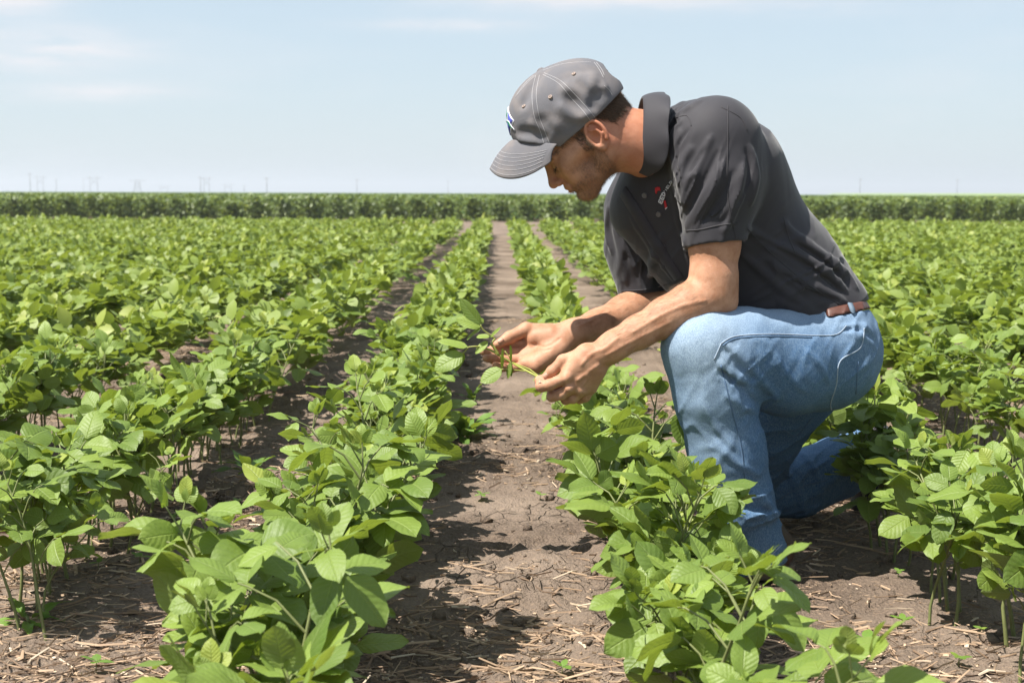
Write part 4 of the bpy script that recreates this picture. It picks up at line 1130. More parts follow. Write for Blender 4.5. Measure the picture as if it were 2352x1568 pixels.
body.put(seg((1392, 312, 2.99, 62), (1475, 326, 3.01, 66)), 0.02); body.put(seg((1475, 326, 3.01, 66), (1545, 350, 3.06, 74)), 0.02)
for sg, yy in ((-1, 3.0), (1, 3.13)):
    body.put(rcone(H(-14, -32, 52 * sg), P(1478, 372, 3.01 + sg * 0.03), 0.016, 0.013), 0.018)   # neck muscle
# torso under the shirt, shoulders, hips
body.put(seg((1565, 385, 3.09, 112), (1685, 505, 3.10, 120), FL), 0.04); body.put(seg((1685, 505, 3.10, 120), (1868, 715, 3.12, 96), FL), 0.04)
body.put(seg((1870, 715, 3.12, 92), (1895, 800, 3.12, 100), FL), 0.04)
body.put(seg((1895, 820, 3.02, 98), (1700, 812, 2.92, 80)), 0.03); body.put(seg((1895, 830, 3.2, 92), (1800, 960, 3.27, 68)), 0.03)
# left arm (near)
def limb(pts, k=0.02):
    for a, b in zip(pts[:-1], pts[1:]): body.put(seg(a, b), k)
limb([(1600, 350, 3.0, 66), (1640, 345, 2.945, 74), (1645, 440, 2.93, 64), (1641, 560, 2.912, 56), (1638, 640, 2.90, 51), (1640, 676, 2.895, 47)])
body.put(seg((1664, 690, 2.895, 26), (1650, 640, 2.90, 36)), 0.02)
body.put(ball(P(1672, 700, 2.895), 0.016), 0.012)
limb([(1638, 678, 2.895, 46), (1585, 702, 2.885, 49), (1530, 729, 2.875, 44), (1465, 763, 2.862, 36), (1412, 793, 2.852, 32), (1398, 803, 2.85, 31)])
# right arm (far)
limb([(1500, 400, 3.2, 66), (1488, 470, 3.26, 66), (1482, 580, 3.28, 56), (1492, 668, 3.27, 47), (1500, 688, 3.265, 44)])
limb([(1500, 690, 3.265, 44), (1440, 722, 3.22, 45), (1375, 750, 3.165, 38), (1318, 768, 3.12, 33), (1300, 776, 3.11, 33)])

# hands: palms first, then every finger its own chain
def hand(palm, fingers, lo, hi, kk):
    hv = body.sub_vol(np.array(lo), np.array(hi))
    for p_, k in palm: hv.put(p_, k)
    for pts, rad in fingers:
        fv = Vol(hv.lo, hv.lo + (hv.n - 1) * hv.h, hv.h); fv.n = hv.n; fv.D = np.full(hv.n, 0.2, np.float32)
        W = [P(*q) for q in pts]
        for i in range(len(W) - 1): fv.put(rcone(W[i], W[i + 1], rad[i] / 1000, rad[i + 1] / 1000), 0.004)
        for i in range(1, len(W) - 1): fv.put(ball(W[i], rad[i] / 1000 * 1.05), 0.004)
        hv.D = (lambda D, d, k: (lambda hh: D + (d - D) * hh - k * hh * (1 - hh))(np.clip(0.5 + 0.5 * (D - d) / k, 0, 1)))(hv.D, fv.D, kk)
    return hv
def pseg(a, b, fl=None):
    return rcone(P(*a[:3]), P(*b[:3]), a[3] / 1000, b[3] / 1000, fl)
LY = 2.845
lpalm = [(pseg((1398, 803, 2.85, 27), (1345, 832, LY, 25)), .01), (pseg((1345, 815, LY, 22), (1300, 866, LY - .012, 15)), .012), (pseg((1350, 840, LY, 22), (1316, 886, LY - .008, 15)), .012),
         (pseg((1362, 850, LY, 20), (1338, 893, LY, 14)), .012), (pseg((1372, 850, LY + .008, 18), (1358, 890, LY + .010, 13)), .012), (pseg((1380, 822, LY + .012, 22), (1330, 878, LY + .022, 22)), .012),
         (pseg((1350, 812, LY + .012, 20), (1300, 842, LY + .010, 15)), .012)]
lf = [([(1298, 868, LY - .012), (1262, 884, LY - .014), (1243, 887, LY - .010), (1240, 874, LY + .012), (1252, 866, LY + .022)], [12.5, 11.2, 10.8, 9.6, 8.2]),
      ([(1314, 890, LY - .010), (1288, 906, LY - .008), (1268, 910, LY + .004), (1268, 896, LY + .028), (1284, 886, LY + .032)], [12.0, 10.8, 10.4, 9.4, 8.2]),
      ([(1338, 896, LY - .002), (1316, 914, LY + .002), (1300, 917, LY + .012), (1298, 902, LY + .034), (1312, 892, LY + .038)], [11.6, 10.4, 10.0, 9.0, 8.0]),
      ([(1358, 892, LY + .010), (1344, 912, LY + .012), (1332, 916, LY + .022), (1326, 902, LY + .040), (1338, 892, LY + .044)], [10.6, 9.4, 9.2, 8.2, 7.2]),
      ([(1345, 812, LY + .010), (1294, 829, LY + .006), (1268, 852, LY + .004), (1250, 869, LY + .006)], [16, 13.0, 10.6, 8.6])]
lh = hand(lpalm, lf, P(1230, 930, 2.78) - np.array([.03, .03, .03]), P(1420, 780, 2.94) + 0.03, 0.0028)
for pix in [(1308, 892, LY - .022), (1333, 897, LY - .012), (1300, 869, LY - .024)]: lh.put(ball(P(*pix), 0.009), 0.008)      # knuckles
for a, b, r_ in [((1374, 838), (1328, 872), .0022), ((1350, 862), (1338, 884), .0018)]:
    p = lh.line([a, ((a[0] + b[0]) / 2 + 4, (a[1] + b[1]) / 2 - 3), b], 6)
    if len(p) > 2: lh.put(chain(p, [r_] * len(p)), 0.006)                                                                  # veins
RY = 3.10
rpalm = [(pseg((1308, 774, 3.115, 29), (1262, 796, RY, 24)), .012), (pseg((1288, 768, RY + .016, 23), (1216, 760, RY + .024, 18)), .014), (pseg((1266, 772, RY + .006, 25), (1232, 776, RY + .010, 23)), .012),
         (pseg((1262, 800, RY + .010, 20), (1200, 800, RY + .024, 13)), .014), (pseg((1270, 810, RY - .004, 20), (1200, 818, RY + .006, 13)), .014), (pseg((1282, 806, RY - .012, 21), (1206, 836, RY - .020, 15)), .014),
         (pseg((1252, 806, RY + .014, 20), (1210, 818, RY + .012, 18)), .012), (pseg((1290, 794, RY - .008, 23), (1232, 840, RY - .028, 18)), .014)]
rf = [([(1206, 788, RY + .026), (1172, 786, RY + .024), (1150, 789, RY + .014), (1134, 794, RY + .004)], [11.5, 10.6, 9.8, 8.4]),
      ([(1200, 808, RY + .014), (1156, 808, RY + .012), (1128, 808, RY + .000), (1110, 807, RY - .012)], [12.0, 11.0, 10.2, 8.8]),
      ([(1200, 824, RY - .004), (1158, 826, RY - .004), (1134, 825, RY - .014), (1117, 822, RY - .028)], [11.6, 10.6, 9.9, 8.6]),
      ([(1208, 840, RY - .022), (1174, 845, RY - .022), (1154, 843, RY - .030), (1138, 839, RY - .040)], [10.6, 9.6, 9.0, 7.8]),
      ([(1254, 768, RY + .014), (1208, 757, RY + .014), (1170, 775, RY + .004), (1142, 791, RY - .006)], [19, 15.5, 13.0, 9.6])]
rh = hand(rpalm, rf, P(1105, 870, 3.02) - np.array([.03, .03, .03]), P(1330, 735, 3.17) + 0.03, 0.0030)
for a, c_, b in [((1226, 790), (1255, 796), (1285, 778)), ((1205, 816), (1230, 808), (1262, 802))]:
    p = rh.line([a, c_, b], 6)
    if len(p) > 2: rh.put(chain(p + rh.normal(p) * 0.0012, [0.0022] * len(p)), 0.004, 'sub')                                 # palm creases
body.merge(lh, 0.010); body.merge(rh, 0.010)
for pix, r_ in [([(1620, 690), (1560, 705), (1500, 735), (1450, 765)], .0020), ([(1540, 740), (1480, 770), (1430, 795), (1395, 815)], .0018), ([(1420, 775), (1390, 800), (1360, 812), (1335, 838)], .0019), ([(1400, 715), (1360, 735), (1325, 752)], .0017)]:
    fold(body, pix, r_, 0.45, 0.006)

def smooth_mask(x, a, b): t = np.clip((x - a) / (b - a), 0, 1); return t * t * (3 - 2 * t)
def skin_mask(v):
    d = (v - HE) * 1000 / HS; f, u, s = d @ Hf, d @ Hu, np.abs(d @ Hs)
    n1 = fbm(v[:, 0] * 60, v[:, 1] * 60, v[:, 2] * 60, 3, 3)
    jaw = smooth_mask(-u + 0.10 * f + 4 * n1, 14, 34) * smooth_mask(f, -2, 12) * (1 - smooth_mask(np.hypot(f - 106, (u + 44) * 1.4) + 3 * n1, 7, 3) * 1.0) * smooth_mask(u, -112, -92)
    cheek = smooth_mask(f - 20 + 0.9 * (-u - 20), 70, 40); jaw = jaw * np.clip(cheek + smooth_mask(-u, 36, 50), 0, 1)
    side = smooth_mask(s, 50, 58) * smooth_mask(f, 6, 12) * smooth_mask(26 - f, 0, 8) * smooth_mask(u, -40, -10)
    stub = np.clip(np.maximum(jaw, side * 0.9), 0, 1) * smooth_mask(np.linalg.norm(d, axis=1), 175, 140)
    inhead = smooth_mask(np.linalg.norm(d - np.array(Hf * 0), axis=1), 260, 170)
    neck = inhead * smooth_mask(f, 0, -30) * smooth_mask(u, 60, 10)
    ear = np.exp(-((f + 8) ** 2 + (u - 2) ** 2) / 1100) * smooth_mask(s, 66, 72) * inhead
    nose = np.exp(-((f - 112) ** 2 + (u + 14) ** 2) / 300) * inhead
    hands = np.exp(-((v - P(1200, 815, RY)) ** 2).sum(1) / 0.0016) + 0.5 * np.exp(-((v - P(1265, 880, LY)) ** 2).sum(1) / 0.0008)
    red = np.clip(0.62 * neck + 0.8 * ear + 0.35 * nose + 0.45 * hands, 0, 1)
    lip = inhead * np.exp(-((f - 101) ** 2 + (u + 45) ** 2 * 1.3) / 70) * smooth_mask(s, 20, 14)
    return np.stack([stub, red, lip], 1)
bm2, bv = body.mesh('person_body', {'mask': skin_mask})
m = NM('skin'); pos = m.obj()
sp = m.node('ShaderNodeSeparateColor'); m.l.new(m.attr('mask', 'Color'), sp.inputs[0])
n1, n2 = m.noise(30, pos, 6, 0.65), m.noise(420, pos, 3, 0.6)
c = m.mix(m.ramp(n1, [(0.36, (0, 0, 0)), (0.64, (1, 1, 1))]), (0.34, 0.160, 0.088), (0.47, 0.255, 0.158))
fr = m.noise(230, pos, 2, 0.6)
c = m.mix(m.ramp(fr, [(0.63, (0, 0, 0)), (0.72, (0.4, 0.4, 0.4))]), c, (0.26, 0.115, 0.060))
c = m.mix(m.math('MULTIPLY', sp.outputs['Green'], 0.75), c, (0.46, 0.165, 0.095))
c = m.mix(m.math('MULTIPLY', sp.outputs['Blue'], 0.6), c, (0.40, 0.14, 0.10))
hairs = m.ramp(m.noise(620, m.mapping(pos, (1, 1, 0.5)), 2, 0.7), [(0.38, (0.9, 0.9, 0.9)), (0.62, (0.30, 0.30, 0.30))])
c = m.mix(m.math('MULTIPLY', m.math('MULTIPLY', sp.outputs['Red'], hairs), 0.60), c, (0.16, 0.080, 0.045))
m.set(Base_Color=c, Roughness=m.math('ADD', 0.50, m.math('MULTIPLY', n1, 0.15)))
m.b.inputs['Specular IOR Level'].default_value = 0.32
m.b.inputs['Subsurface Weight'].default_value = 0.12; m.b.inputs['Subsurface Radius'].default_value = (0.010, 0.004, 0.002); m.b.inputs['Subsurface Scale'].default_value = 0.6
m.bump(m.math('ADD', n2, m.math('MULTIPLY', m.noise(120, pos, 3), 1.2)), 0.20, 0.0022)
M_skin = m.m
body_o = worn('body', bm2, M_skin)

# finger nails that show
def nail(tip, back, up, w, nm='fingernail'):
    t_, b_ = np.array(tip), np.array(back); d_ = t_ - b_; L = np.linalg.norm(d_); B = basis(d_, np.array(up, float)); V = []
    for i_ in range(5):
        for j in range(5):
            a_ = (j / 4 - .5) * 2; e = 1 - 0.25 * (i_ / 4) ** 4 * a_ ** 2
            V.append(b_ + B @ np.array([L * (i_ / 4) * e, w * a_ * (0.8 + 0.2 * i_ / 4), 0.0012 - 0.0026 * a_ * a_]))
    q_ = [(i_ * 5 + j, (i_ + 1) * 5 + j, (i_ + 1) * 5 + j + 1, i_ * 5 + j + 1) for i_ in range(4) for j in range(4)]
    ob = worn(nm, mesh_np(nm, np.array(V), q_), M_nail, body_o); md_ = ob.modifiers.new('thick', 'SOLIDIFY'); md_.thickness = 0.001; md_.offset = 0
m = NM('nail'); m.set(Base_Color=(0.42, 0.225, 0.155), Roughness=0.5); M_nail = m.m
def nail_on(px, py, dx, dy, w):
    c_ = body.hit(px, py); e_ = body.hit(px + dx, py + dy)
    if c_ is None or e_ is None: return
    n_ = body.normal(c_, 0.004); nail(e_ + n_ * 0.0004, c_ + n_ * 0.0004, n_, w)
nail_on(1258, 859, -9, 8, 0.0055); nail_on(1156, 778, -13, 8, 0.0060); nail_on(1240, 880, 1, -8, 0.0045)

# short cropped hair: many fine strands rooted on the scalp below the cap, plus brows, lashes and beard stubble
m = NM('brown_hair'); m.set(Base_Color=m.mix(m.attr('tint'), (0.045, 0.025, 0.015), (0.24, 0.15, 0.085)), Roughness=0.5); M_hair = m.m
def strands(name, n, accept, length, rad, seed, lay, parent=body_o, tint=(0.2, 0.8)):
    r = np.random.default_rng(seed); d = (bv - HE) * 1000 / HS; f, u, s = d @ Hf, d @ Hu, d @ Hs
    w = accept(f, u, s); idx = np.where(w > 0)[0]
    if not len(idx): return
    pick = r.choice(idx, n, p=w[idx] / w[idx].sum()); p0 = bv[pick] + r.normal(0, 0.001, (n, 3)); nr = body.normal(p0)
    ld = lay(f[pick], u[pick], s[pick]); ld = ld - nr * (ld * nr).sum(1, keepdims=True) * 0.8; ld /= np.linalg.norm(ld, axis=1, keepdims=True) + 1e-9
    L = length * (0.6 + 0.7 * r.random((n, 1))); jit = r.normal(0, 0.22, (n, 3))
    p1 = p0 + (nr * 0.45 + ld * 0.8 + jit) * L * 0.5; p2 = p0 + (nr * 0.50 + ld * 1.6 + jit * 1.5) * L
    side_ = np.cross(ld, nr); V = np.stack([p0 - side_ * rad, p0 + side_ * rad, p0 + nr * rad, p1 - side_ * rad * .8, p1 + side_ * rad * .8, p1 + nr * rad, p2 - side_ * rad * .3, p2 + side_ * rad * .3, p2 + nr * rad * .3], 1)
    i = np.arange(n)[:, None] * 9; Q = np.concatenate([i + np.array([[a + j, a + (j + 1) % 3, a + 3 + (j + 1) % 3, a + 3 + j]]) for a in (0, 3) for j in range(3)])
    return worn(name, mesh_np(name, V.reshape(-1, 3), Q, None, True, None, {'tint': np.repeat(r.uniform(*tint, n), 9)}), M_hair, parent)
def scalp(f, u, s):
    back = np.clip((u - np.interp(f, [-110, -94, -48, -31, -20], [-4, -2, -8, 16, 24]) + 4 * np.sin(f * 1.7 + s)) / 9, 0, 1) * ((f < -20) & (u < 70) & (f > -130) & (np.abs(s) < 90))
    burn = (np.abs(s) > 50) & (f > 13) & (f < 30) & (u > -12) & (u < 45)
    temple = (np.abs(s) > 40) & (f >= 28) & (f < 62) & (u > 24) & (u < 50)
    return back * 1.0 + burn * 0.22 + temple * 0.12
strands('hair', 24000, scalp, 0.0055, 0.00030, 1, lambda f, u, s: np.tile(-Hu * 0.8 - Hf * 0.4, (len(f), 1)), tint=(0.0, 0.75))
strands('eyebrow', 600, lambda f, u, s: ((f > 70) & (np.abs(u - 25 - 0.02 * np.abs(s)) < 4) & (np.abs(s) > 14) & (np.abs(s) < 52)) * 1.0, 0.006, 0.0003, 2, lambda f, u, s: np.sign(s)[:, None] * Hs - Hf * 0.3, tint=(0.1, 0.5))
strands('eyelash', 110, lambda f, u, s: ((f > 84) & (np.abs(u - 4.5) < 1.6) & (np.abs(s) > 18) & (np.abs(s) < 44)) * 1.0, 0.005, 0.0003, 3, lambda f, u, s: np.tile(Hf - Hu * 0.5, (len(f), 1)), tint=(0, 0.1))
arm_a, arm_b = P(1600, 700, 2.89), P(1420, 790, 2.855)
def forearm():
    t = np.clip(((bv - arm_a) @ (arm_b - arm_a)) / ((arm_b - arm_a) ** 2).sum(), 0, 1); d1 = np.linalg.norm(bv - arm_a - t[:, None] * (arm_b - arm_a), axis=1)
    c_, e_ = P(1470, 705, 3.24), P(1330, 762, 3.13); t2 = np.clip(((bv - c_) @ (e_ - c_)) / ((e_ - c_) ** 2).sum(), 0, 1); d2 = np.linalg.norm(bv - c_ - t2[:, None] * (e_ - c_), axis=1)
    return ((d1 < 0.055) & (t > 0) & (t < 1)) * 1.0 + ((d2 < 0.055) & (t2 > 0) & (t2 < 1)) * 0.6
FA = forearm()
strands('arm_hair', 3000, lambda f, u, s: FA, 0.009, 0.00012, 6, lambda f, u, s: np.tile((arm_b - arm_a) / np.linalg.norm(arm_b - arm_a), (len(f), 1)), tint=(0.5, 1.0))
mk = skin_mask(bv)[:, 0]
strands('beard_stubble', 5500, lambda f, u, s: np.where(mk > 0.35, mk, 0) * 1.0, 0.0030, 0.00020, 4, lambda f, u, s: np.tile(-Hu + Hf * 0.2, (len(f), 1)), tint=(0.35, 0.9))
# ---- cap
cap = Vol(H(20, 80) - 0.19, H(20, 80) + 0.19, 0.0026)
for prim, k in [(hell(0, 60, 0, 104, 104, 84), .03), (hell(36, 84, 0, 80, 80, 68), .03), (hell(-50, 76, 0, 62, 56, 62), .03), (hell(-40, 40, 0, 66, 48, 76), .03)]: cap.put(prim, k)
for pix, r_ in [([(1300, 200), (1330, 225), (1345, 255)], .012), ([(1290, 245), (1320, 262), (1350, 265)], .010), ([(1225, 290), (1250, 300), (1275, 290)], .010), ([(1360, 175), (1372, 205), (1372, 235)], .010),
                ([(1330, 180), (1362, 196), (1388, 200)], .009), ([(1195, 318), (1220, 322), (1245, 330)], .009)]: fold(cap, pix, r_, 0.55, 0.02)
for pix, r_ in [([(1310, 225), (1322, 238), (1332, 255)], .012), ([(1240, 280), (1248, 295), (1262, 298)], .012), ([(1195, 306), (1225, 309), (1250, 318)], .007), ([(1380, 190), (1378, 215), (1360, 245)], .010), ([(1235, 175), (1215, 210), (1200, 240)], .006)]: fold(cap, pix, r_, 0.35, 0.02, 'sub')
X_, Y_, Z_ = cap.grid(tuple(slice(0, q) for q in cap.n)); k = 1000 / HS
fF = (((X_ - HE[0]) * Hf[0] + (Z_ - HE[2]) * Hf[2]) * k).astype(np.float32) + 0 * Y_.astype(np.float32); uU = (((X_ - HE[0]) * Hu[0] + (Z_ - HE[2]) * Hu[2]) * k).astype(np.float32) + 0 * Y_.astype(np.float32)
rim = 26 + 0.05 * np.clip(fF, -200, 50) + 1.20 * np.clip(fF - 60, 0, 200) + 0.10 * np.clip(-fF - 40, 0, 100)
below = (rim - uU) / 1.4 * HS / 1000
inner = cap.D + 0.0045
cap.D = np.maximum(cap.D, below.astype(np.float32))
cap.D = np.maximum(cap.D, -np.maximum(inner, below.astype(np.float32) - 0.05)).astype(np.float32)
# rear opening above the strap
rr = ((fF + 104) / 26) ** 2 + ((uU - 66) / 24) ** 2 + (((Y_ - HY) * k) / 34) ** 2
cap.D = np.maximum(cap.D, (1 - np.sqrt(rr)).astype(np.float32) * 0.024)
cm, _ = cap.mesh('cap')
m = NM('grey_twill'); pos = m.obj()
tw = m.noise(640, m.mapping(pos, (1, 1, 0.4), (0.4, 0.7, 0)), 2, 0.7); wear = m.noise(17, pos, 4, 0.6, 0.4)
c = m.mix(m.ramp(wear, [(0.42, (0, 0, 0)), (0.72, (0.8, 0.8, 0.8))]), (0.118, 0.116, 0.127), (0.200, 0.170, 0.155))
c = m.mix(m.math('MULTIPLY', tw, 0.5), c, (0.165, 0.165, 0.178))
m.set(Base_Color=c, Roughness=0.85); m.b.inputs['Specular IOR Level'].default_value = 0.2; m.bump(m.math('ADD', tw, m.math('MULTIPLY', wear, 1.5)), 0.3, 0.0025)
M_cap = m.m
cap_o = worn('cap', cm, M_cap); cap_o['label'] = 'faded grey baseball cap'
# brim
def brim(thick=0.0032):
    ns, nt = 41, 15; A = np.zeros((ns, nt, 3))
    for i in range(ns):
        s_ = -1 + 2 * i / (ns - 1); si = 74 * s_
        fi, ui = 116 - 56 * s_ ** 2, 102 - 66 * s_ ** 2
        so = 78 * np.sign(s_) * abs(s_) ** 0.8; w = (1 - abs(so / 78.5) ** 2.4) ** 0.5
        fo, uo = 64 + 124 * w + 12 * abs(s_) , 91 - 72 * abs(so / 78) ** 1.25
        for j in range(nt):
            t = j / (nt - 1)
            A[i, j] = H(fi + (fo - fi) * t, ui + (uo - ui) * t + 5 * math.sin(math.pi * t) , si + (so - si) * t)
    return A
A = brim(); ns, nt = A.shape[:2]; i = np.arange(ns * nt).reshape(ns, nt)
bq = np.stack([i[:-1, :-1], i[1:, :-1], i[1:, 1:], i[:-1, 1:]], -1).reshape(-1, 4)
br = worn('brim', mesh_np('brim', A.reshape(-1, 3), bq), M_cap, cap_o)
md = br.modifiers.new('thick', 'SOLIDIFY'); md.thickness = 0.0036; md.offset = 0
md = br.modifiers.new('sub', 'SUBSURF'); md.levels = md.render_levels = 1
M_thread = simple_mat('grey_white_thread', (0.46, 0.45, 0.46), 0.85)
bnrm = np.cross(A[1:, :][:, :].mean((0, 1)) - A[0, 0], Hs)
def brimpt(fi_, fj_):
    a, b = min(int(fi_), ns - 2), min(int(fj_), nt - 2); x_, y_ = fi_ - a, fj_ - b
    p = A[a, b] * (1 - x_) * (1 - y_) + A[a + 1, b] * x_ * (1 - y_) + A[a, b + 1] * (1 - x_) * y_ + A[a + 1, b + 1] * x_ * y_
    n_ = np.cross(A[a + 1, b] - A[a, b], A[a, b + 1] - A[a, b]); n_ /= np.linalg.norm(n_) + 1e-9
    return p + n_ * 0.0023 * (1 if n_ @ Hu > 0 else -1)
for t in (0.42, 0.52, 0.62, 0.72, 0.82, 0.93):
    pts = [brimpt(i_, 0.4 + t * (nt - 1.4) * (1 - 0.55 * (1 - t) * abs(i_ / (ns - 1) * 2 - 1) ** 3)) for i_ in np.linspace(1, ns - 2, 60)]
    st = MB(); st.tube(pts, 0.00035, 4); worn('stitching', st.mesh('stitching'), M_thread, br)
zh = lambda zx, zy: (1081.8 + zx * .24, 112.9 + zy * .24)
for ln in [[(620, 250), (585, 430), (605, 640), (665, 790), (705, 930)], [(655, 250), (625, 430), (650, 630), (700, 770), (758, 915)], [(690, 245), (840, 330), (960, 470), (1080, 600), (1155, 705)],
           [(700, 228), (860, 305), (1000, 440), (1100, 550), (1192, 662)], [(690, 205), (850, 150), (1010, 128), (1150, 125)], [(1180, 130), (1230, 200), (1268, 275)], [(1200, 128), (1250, 195), (1275, 250)],
           [(610, 258), (520, 345), (440, 440)], [(600, 252), (510, 340), (425, 460)], [(1275, 350), (1320, 390), (1350, 440)]]:
    thread(cap, [zh(*q) for q in ln], 8, 0.0002, 0.0004, 'stitching', M_thread, cap_o)
M_eye = simple_mat('eyelet_thread', (0.26, 0.20, 0.17), 0.8)
for q in [(507, 550), (760, 460), (985, 240)]: disc_on(cap, *zh(*q), 0.0046, 0.0022, M_eye, 'eyelet', cap_o, 0.0014)
bt = MB(); c0 = H(-14, 165); Bm = basis(Hu * 0.98 - Hf * 0.05, Hf)
rings = [(0.0, 0.009), (0.003, 0.0088), (0.006, 0.0065), (0.0075, 0.003), (0.0079, 0.0002)]
a = np.arange(14) * 2 * math.pi / 14
V = np.concatenate([c0 + Bm[:, 0] * (z_ - 0.004) + r_ * 1.05 * (np.cos(a)[:, None] * Bm[:, 1] + np.sin(a)[:, None] * Bm[:, 2]) for z_, r_ in rings])
bt.add(V, [(i_ * 14 + j, i_ * 14 + (j + 1) % 14, (i_ + 1) * 14 + (j + 1) % 14, (i_ + 1) * 14 + j) for i_ in range(4) for j in range(14)])
worn('top_button', bt.mesh('top_button'), M_cap, cap_o)
# strap across the rear opening
sp_ = MB(); pts = [H(-96 + 0.004 * s_ ** 2 - 3, 37, s_) for s_ in np.linspace(-52, 52, 15)]
for dz in (-8, -3, 2, 7): pass
Vv = np.concatenate([[H(-98 + 0.013 * s_ ** 2 + o_, 36 + z_, s_) for s_ in np.linspace(-56, 56, 17)] for o_, z_ in ((0, -8), (-2.5, -8), (-2.5, 8), (0, 8))]); k = 17
sp_.add(Vv, [(a_ * k + i_, a_ * k + i_ + 1, ((a_ + 1) % 4) * k + i_ + 1, ((a_ + 1) % 4) * k + i_) for a_ in range(4) for i_ in range(k - 1)])
worn('strap', sp_.mesh('strap'), M_cap, cap_o)
# front emblem: a white edged blue diamond with a green leaf, laid round the front of the crown
def capsurf(f0, u0, s0):
    c_ = H(10, 84); d_ = H(f0, u0, s0) - c_; d_ /= np.linalg.norm(d_); t = np.arange(0.02, 0.19, 0.0008); pp = c_ + t[:, None] * d_; v_ = cap.sample(pp)
    k_ = np.where(v_ < 0)[0]; return pp[k_[-1]] if len(k_) else pp[-1]
def emblem(poly, mat, name, lift):
    ctr = np.mean(poly, 0); rings_ = []
    for t in (0.02, 0.5, 1.0): 
        o = ctr + (np.array(poly) - ctr) * t; pl = []
        for a_, b_ in zip(o, np.roll(o, -1, 0)): pl += [a_ + (b_ - a_) * j / 5 for j in range(5)]
        rings_.append(pl)
    n = len(rings_[0]); V = np.array([capsurf(78, 128 + q[1], q[0]) for rr_ in rings_ for q in rr_]); V = V + cap.normal(V, 0.006) * lift
    ob = worn(name, mesh_np(name, V, [(i_ * n + j, i_ * n + (j + 1) % n, (i_ + 1) * n + (j + 1) % n, (i_ + 1) * n + j) for i_ in range(2) for j in range(n)]), mat, cap_o)
    md_ = ob.modifiers.new('thick', 'SOLIDIFY'); md_.thickness = 0.0016; md_.offset = 0
M_blue = simple_mat('blue_thread', (0.055, 0.070, 0.34), 0.7); M_green = simple_mat('green_thread', (0.012, 0.16, 0.075), 0.7)
emblem(np.array([(-2, 27), (-33, -8), (0, -31), (31, -8)]), M_white, 'emblem_border', 0.0004)
emblem(np.array([(-2, 22), (-28, -7), (0, -26), (26, -7)]), M_blue, 'emblem_field', 0.0012)
for poly in [[(-3, 24), (-12, 10), (-10, -6), (-3, 4)], [(-6, -2), (-17, -6), (-27, -24), (-12, -12)], [(-2, 2), (8, 4), (16, 14), (4, 10)], [(-4, -4), (4, -8), (14, -6), (6, -1)]]:
    emblem(np.array(poly) * 1.0, M_white, 'emblem_leaf_edge', 0.0018); c_ = np.mean(poly, 0); emblem(c_ + (np.array(poly) - c_) * 0.72, M_green, 'emblem_leaf', 0.0025)

# ---- boots
boot = Vol((0.20, 2.74, -0.004), (0.72, 3.10, 0.22), 0.0038)
hx, hy = P(1770, 1318, 2.925)[0], 2.925
def B3(dx, dy, z): return (hx + dx, hy + dy, z)
for a, b, ra, rb, fl in [(B3(0, 0, .062), B3(-.06, 0, .150), .046, .050, None), (B3(.002, 0, .055), B3(-.10, 0, .060), .042, .046, None), (B3(-.10, 0, .058), B3(-.20, -.004, .045), .046, .042, None), (B3(-.20, -.004, .044), B3(-.245, -.004, .040), .042, .036, None)]:
    boot.put(rcone(a, b, ra, rb, fl), 0.02)
boot.cut((0, 0, 0.022), (0, 0, -1))
wrinkle(boot, 0.001, 30, 4)
bo, _ = boot.mesh('boot')
m = NM('boot_leather'); m.set(Base_Color=m.mix(m.noise(22, m.obj(), 4), (0.030, 0.019, 0.015), (0.075, 0.045, 0.032)), Roughness=0.55); m.bump(m.noise(90, m.obj(), 3), 0.3, 0.003)
M_boot = m.m; M_sole = simple_mat('boot_sole', (0.16, 0.12, 0.085), 0.8, 0.3, 60)
boot_o = worn('boot', bo, M_boot)
def sole_mesh(cx, cy, L, w, z0, z1):
    a = np.linspace(0, 2 * math.pi, 40, endpoint=False); out = []
    for z_, g_ in ((z0, .97), (z0 + .004, 1.0), (z1 - .003, 1.0), (z1, .98)):
        out.append(np.stack([cx + np.cos(a) * L / 2 * g_, cy + np.sin(a) * w * g_ * (1 - 0.16 * np.cos(a) + 0.10 * np.cos(2 * a)), np.full(40, z_)], 1))
    V = np.concatenate(out + [np.array([[cx, cy, z0], [cx, cy, z1]])]); q_ = [(i_ * 40 + j, i_ * 40 + (j + 1) % 40, (i_ + 1) * 40 + (j + 1) % 40, (i_ + 1) * 40 + j) for i_ in range(3) for j in range(40)]
    t_ = [(160, (j + 1) % 40, j) for j in range(40)] + [(161, 120 + j, 120 + (j + 1) % 40) for j in range(40)]
    return mesh_np('sole', V, q_, t_, False)
worn('sole', sole_mesh(hx - 0.117, hy - 0.002, 0.335, 0.049, 0.001, 0.026), M_sole, boot_o)
boot2 = Vol((0.70, 3.34, 0.0), (1.06, 3.72, 0.36), 0.004)
q0, q1, q2 = P(1968, 1050, 3.49), P(2004, 1010, 3.53), P(2012, 1118, 3.535)
for a, b, ra, rb in [(q0, q1, .046, .046), (q1, q2, .044, .042), (q0, q2, .040, .040)]: boot2.put(rcone(a, b, ra, rb), 0.025)
boot2.put(rcone(q2, q2 + np.array([-0.03, 0, -0.045]), .042, .034), 0.02)
boot2.cut((0, 0, 0.006), (0, 0, -1))
b2, _ = boot2.mesh('boot')
boot2_o = worn('boot', b2, simple_mat('dark_boot_leather', (0.022, 0.018, 0.022), 0.5)); 

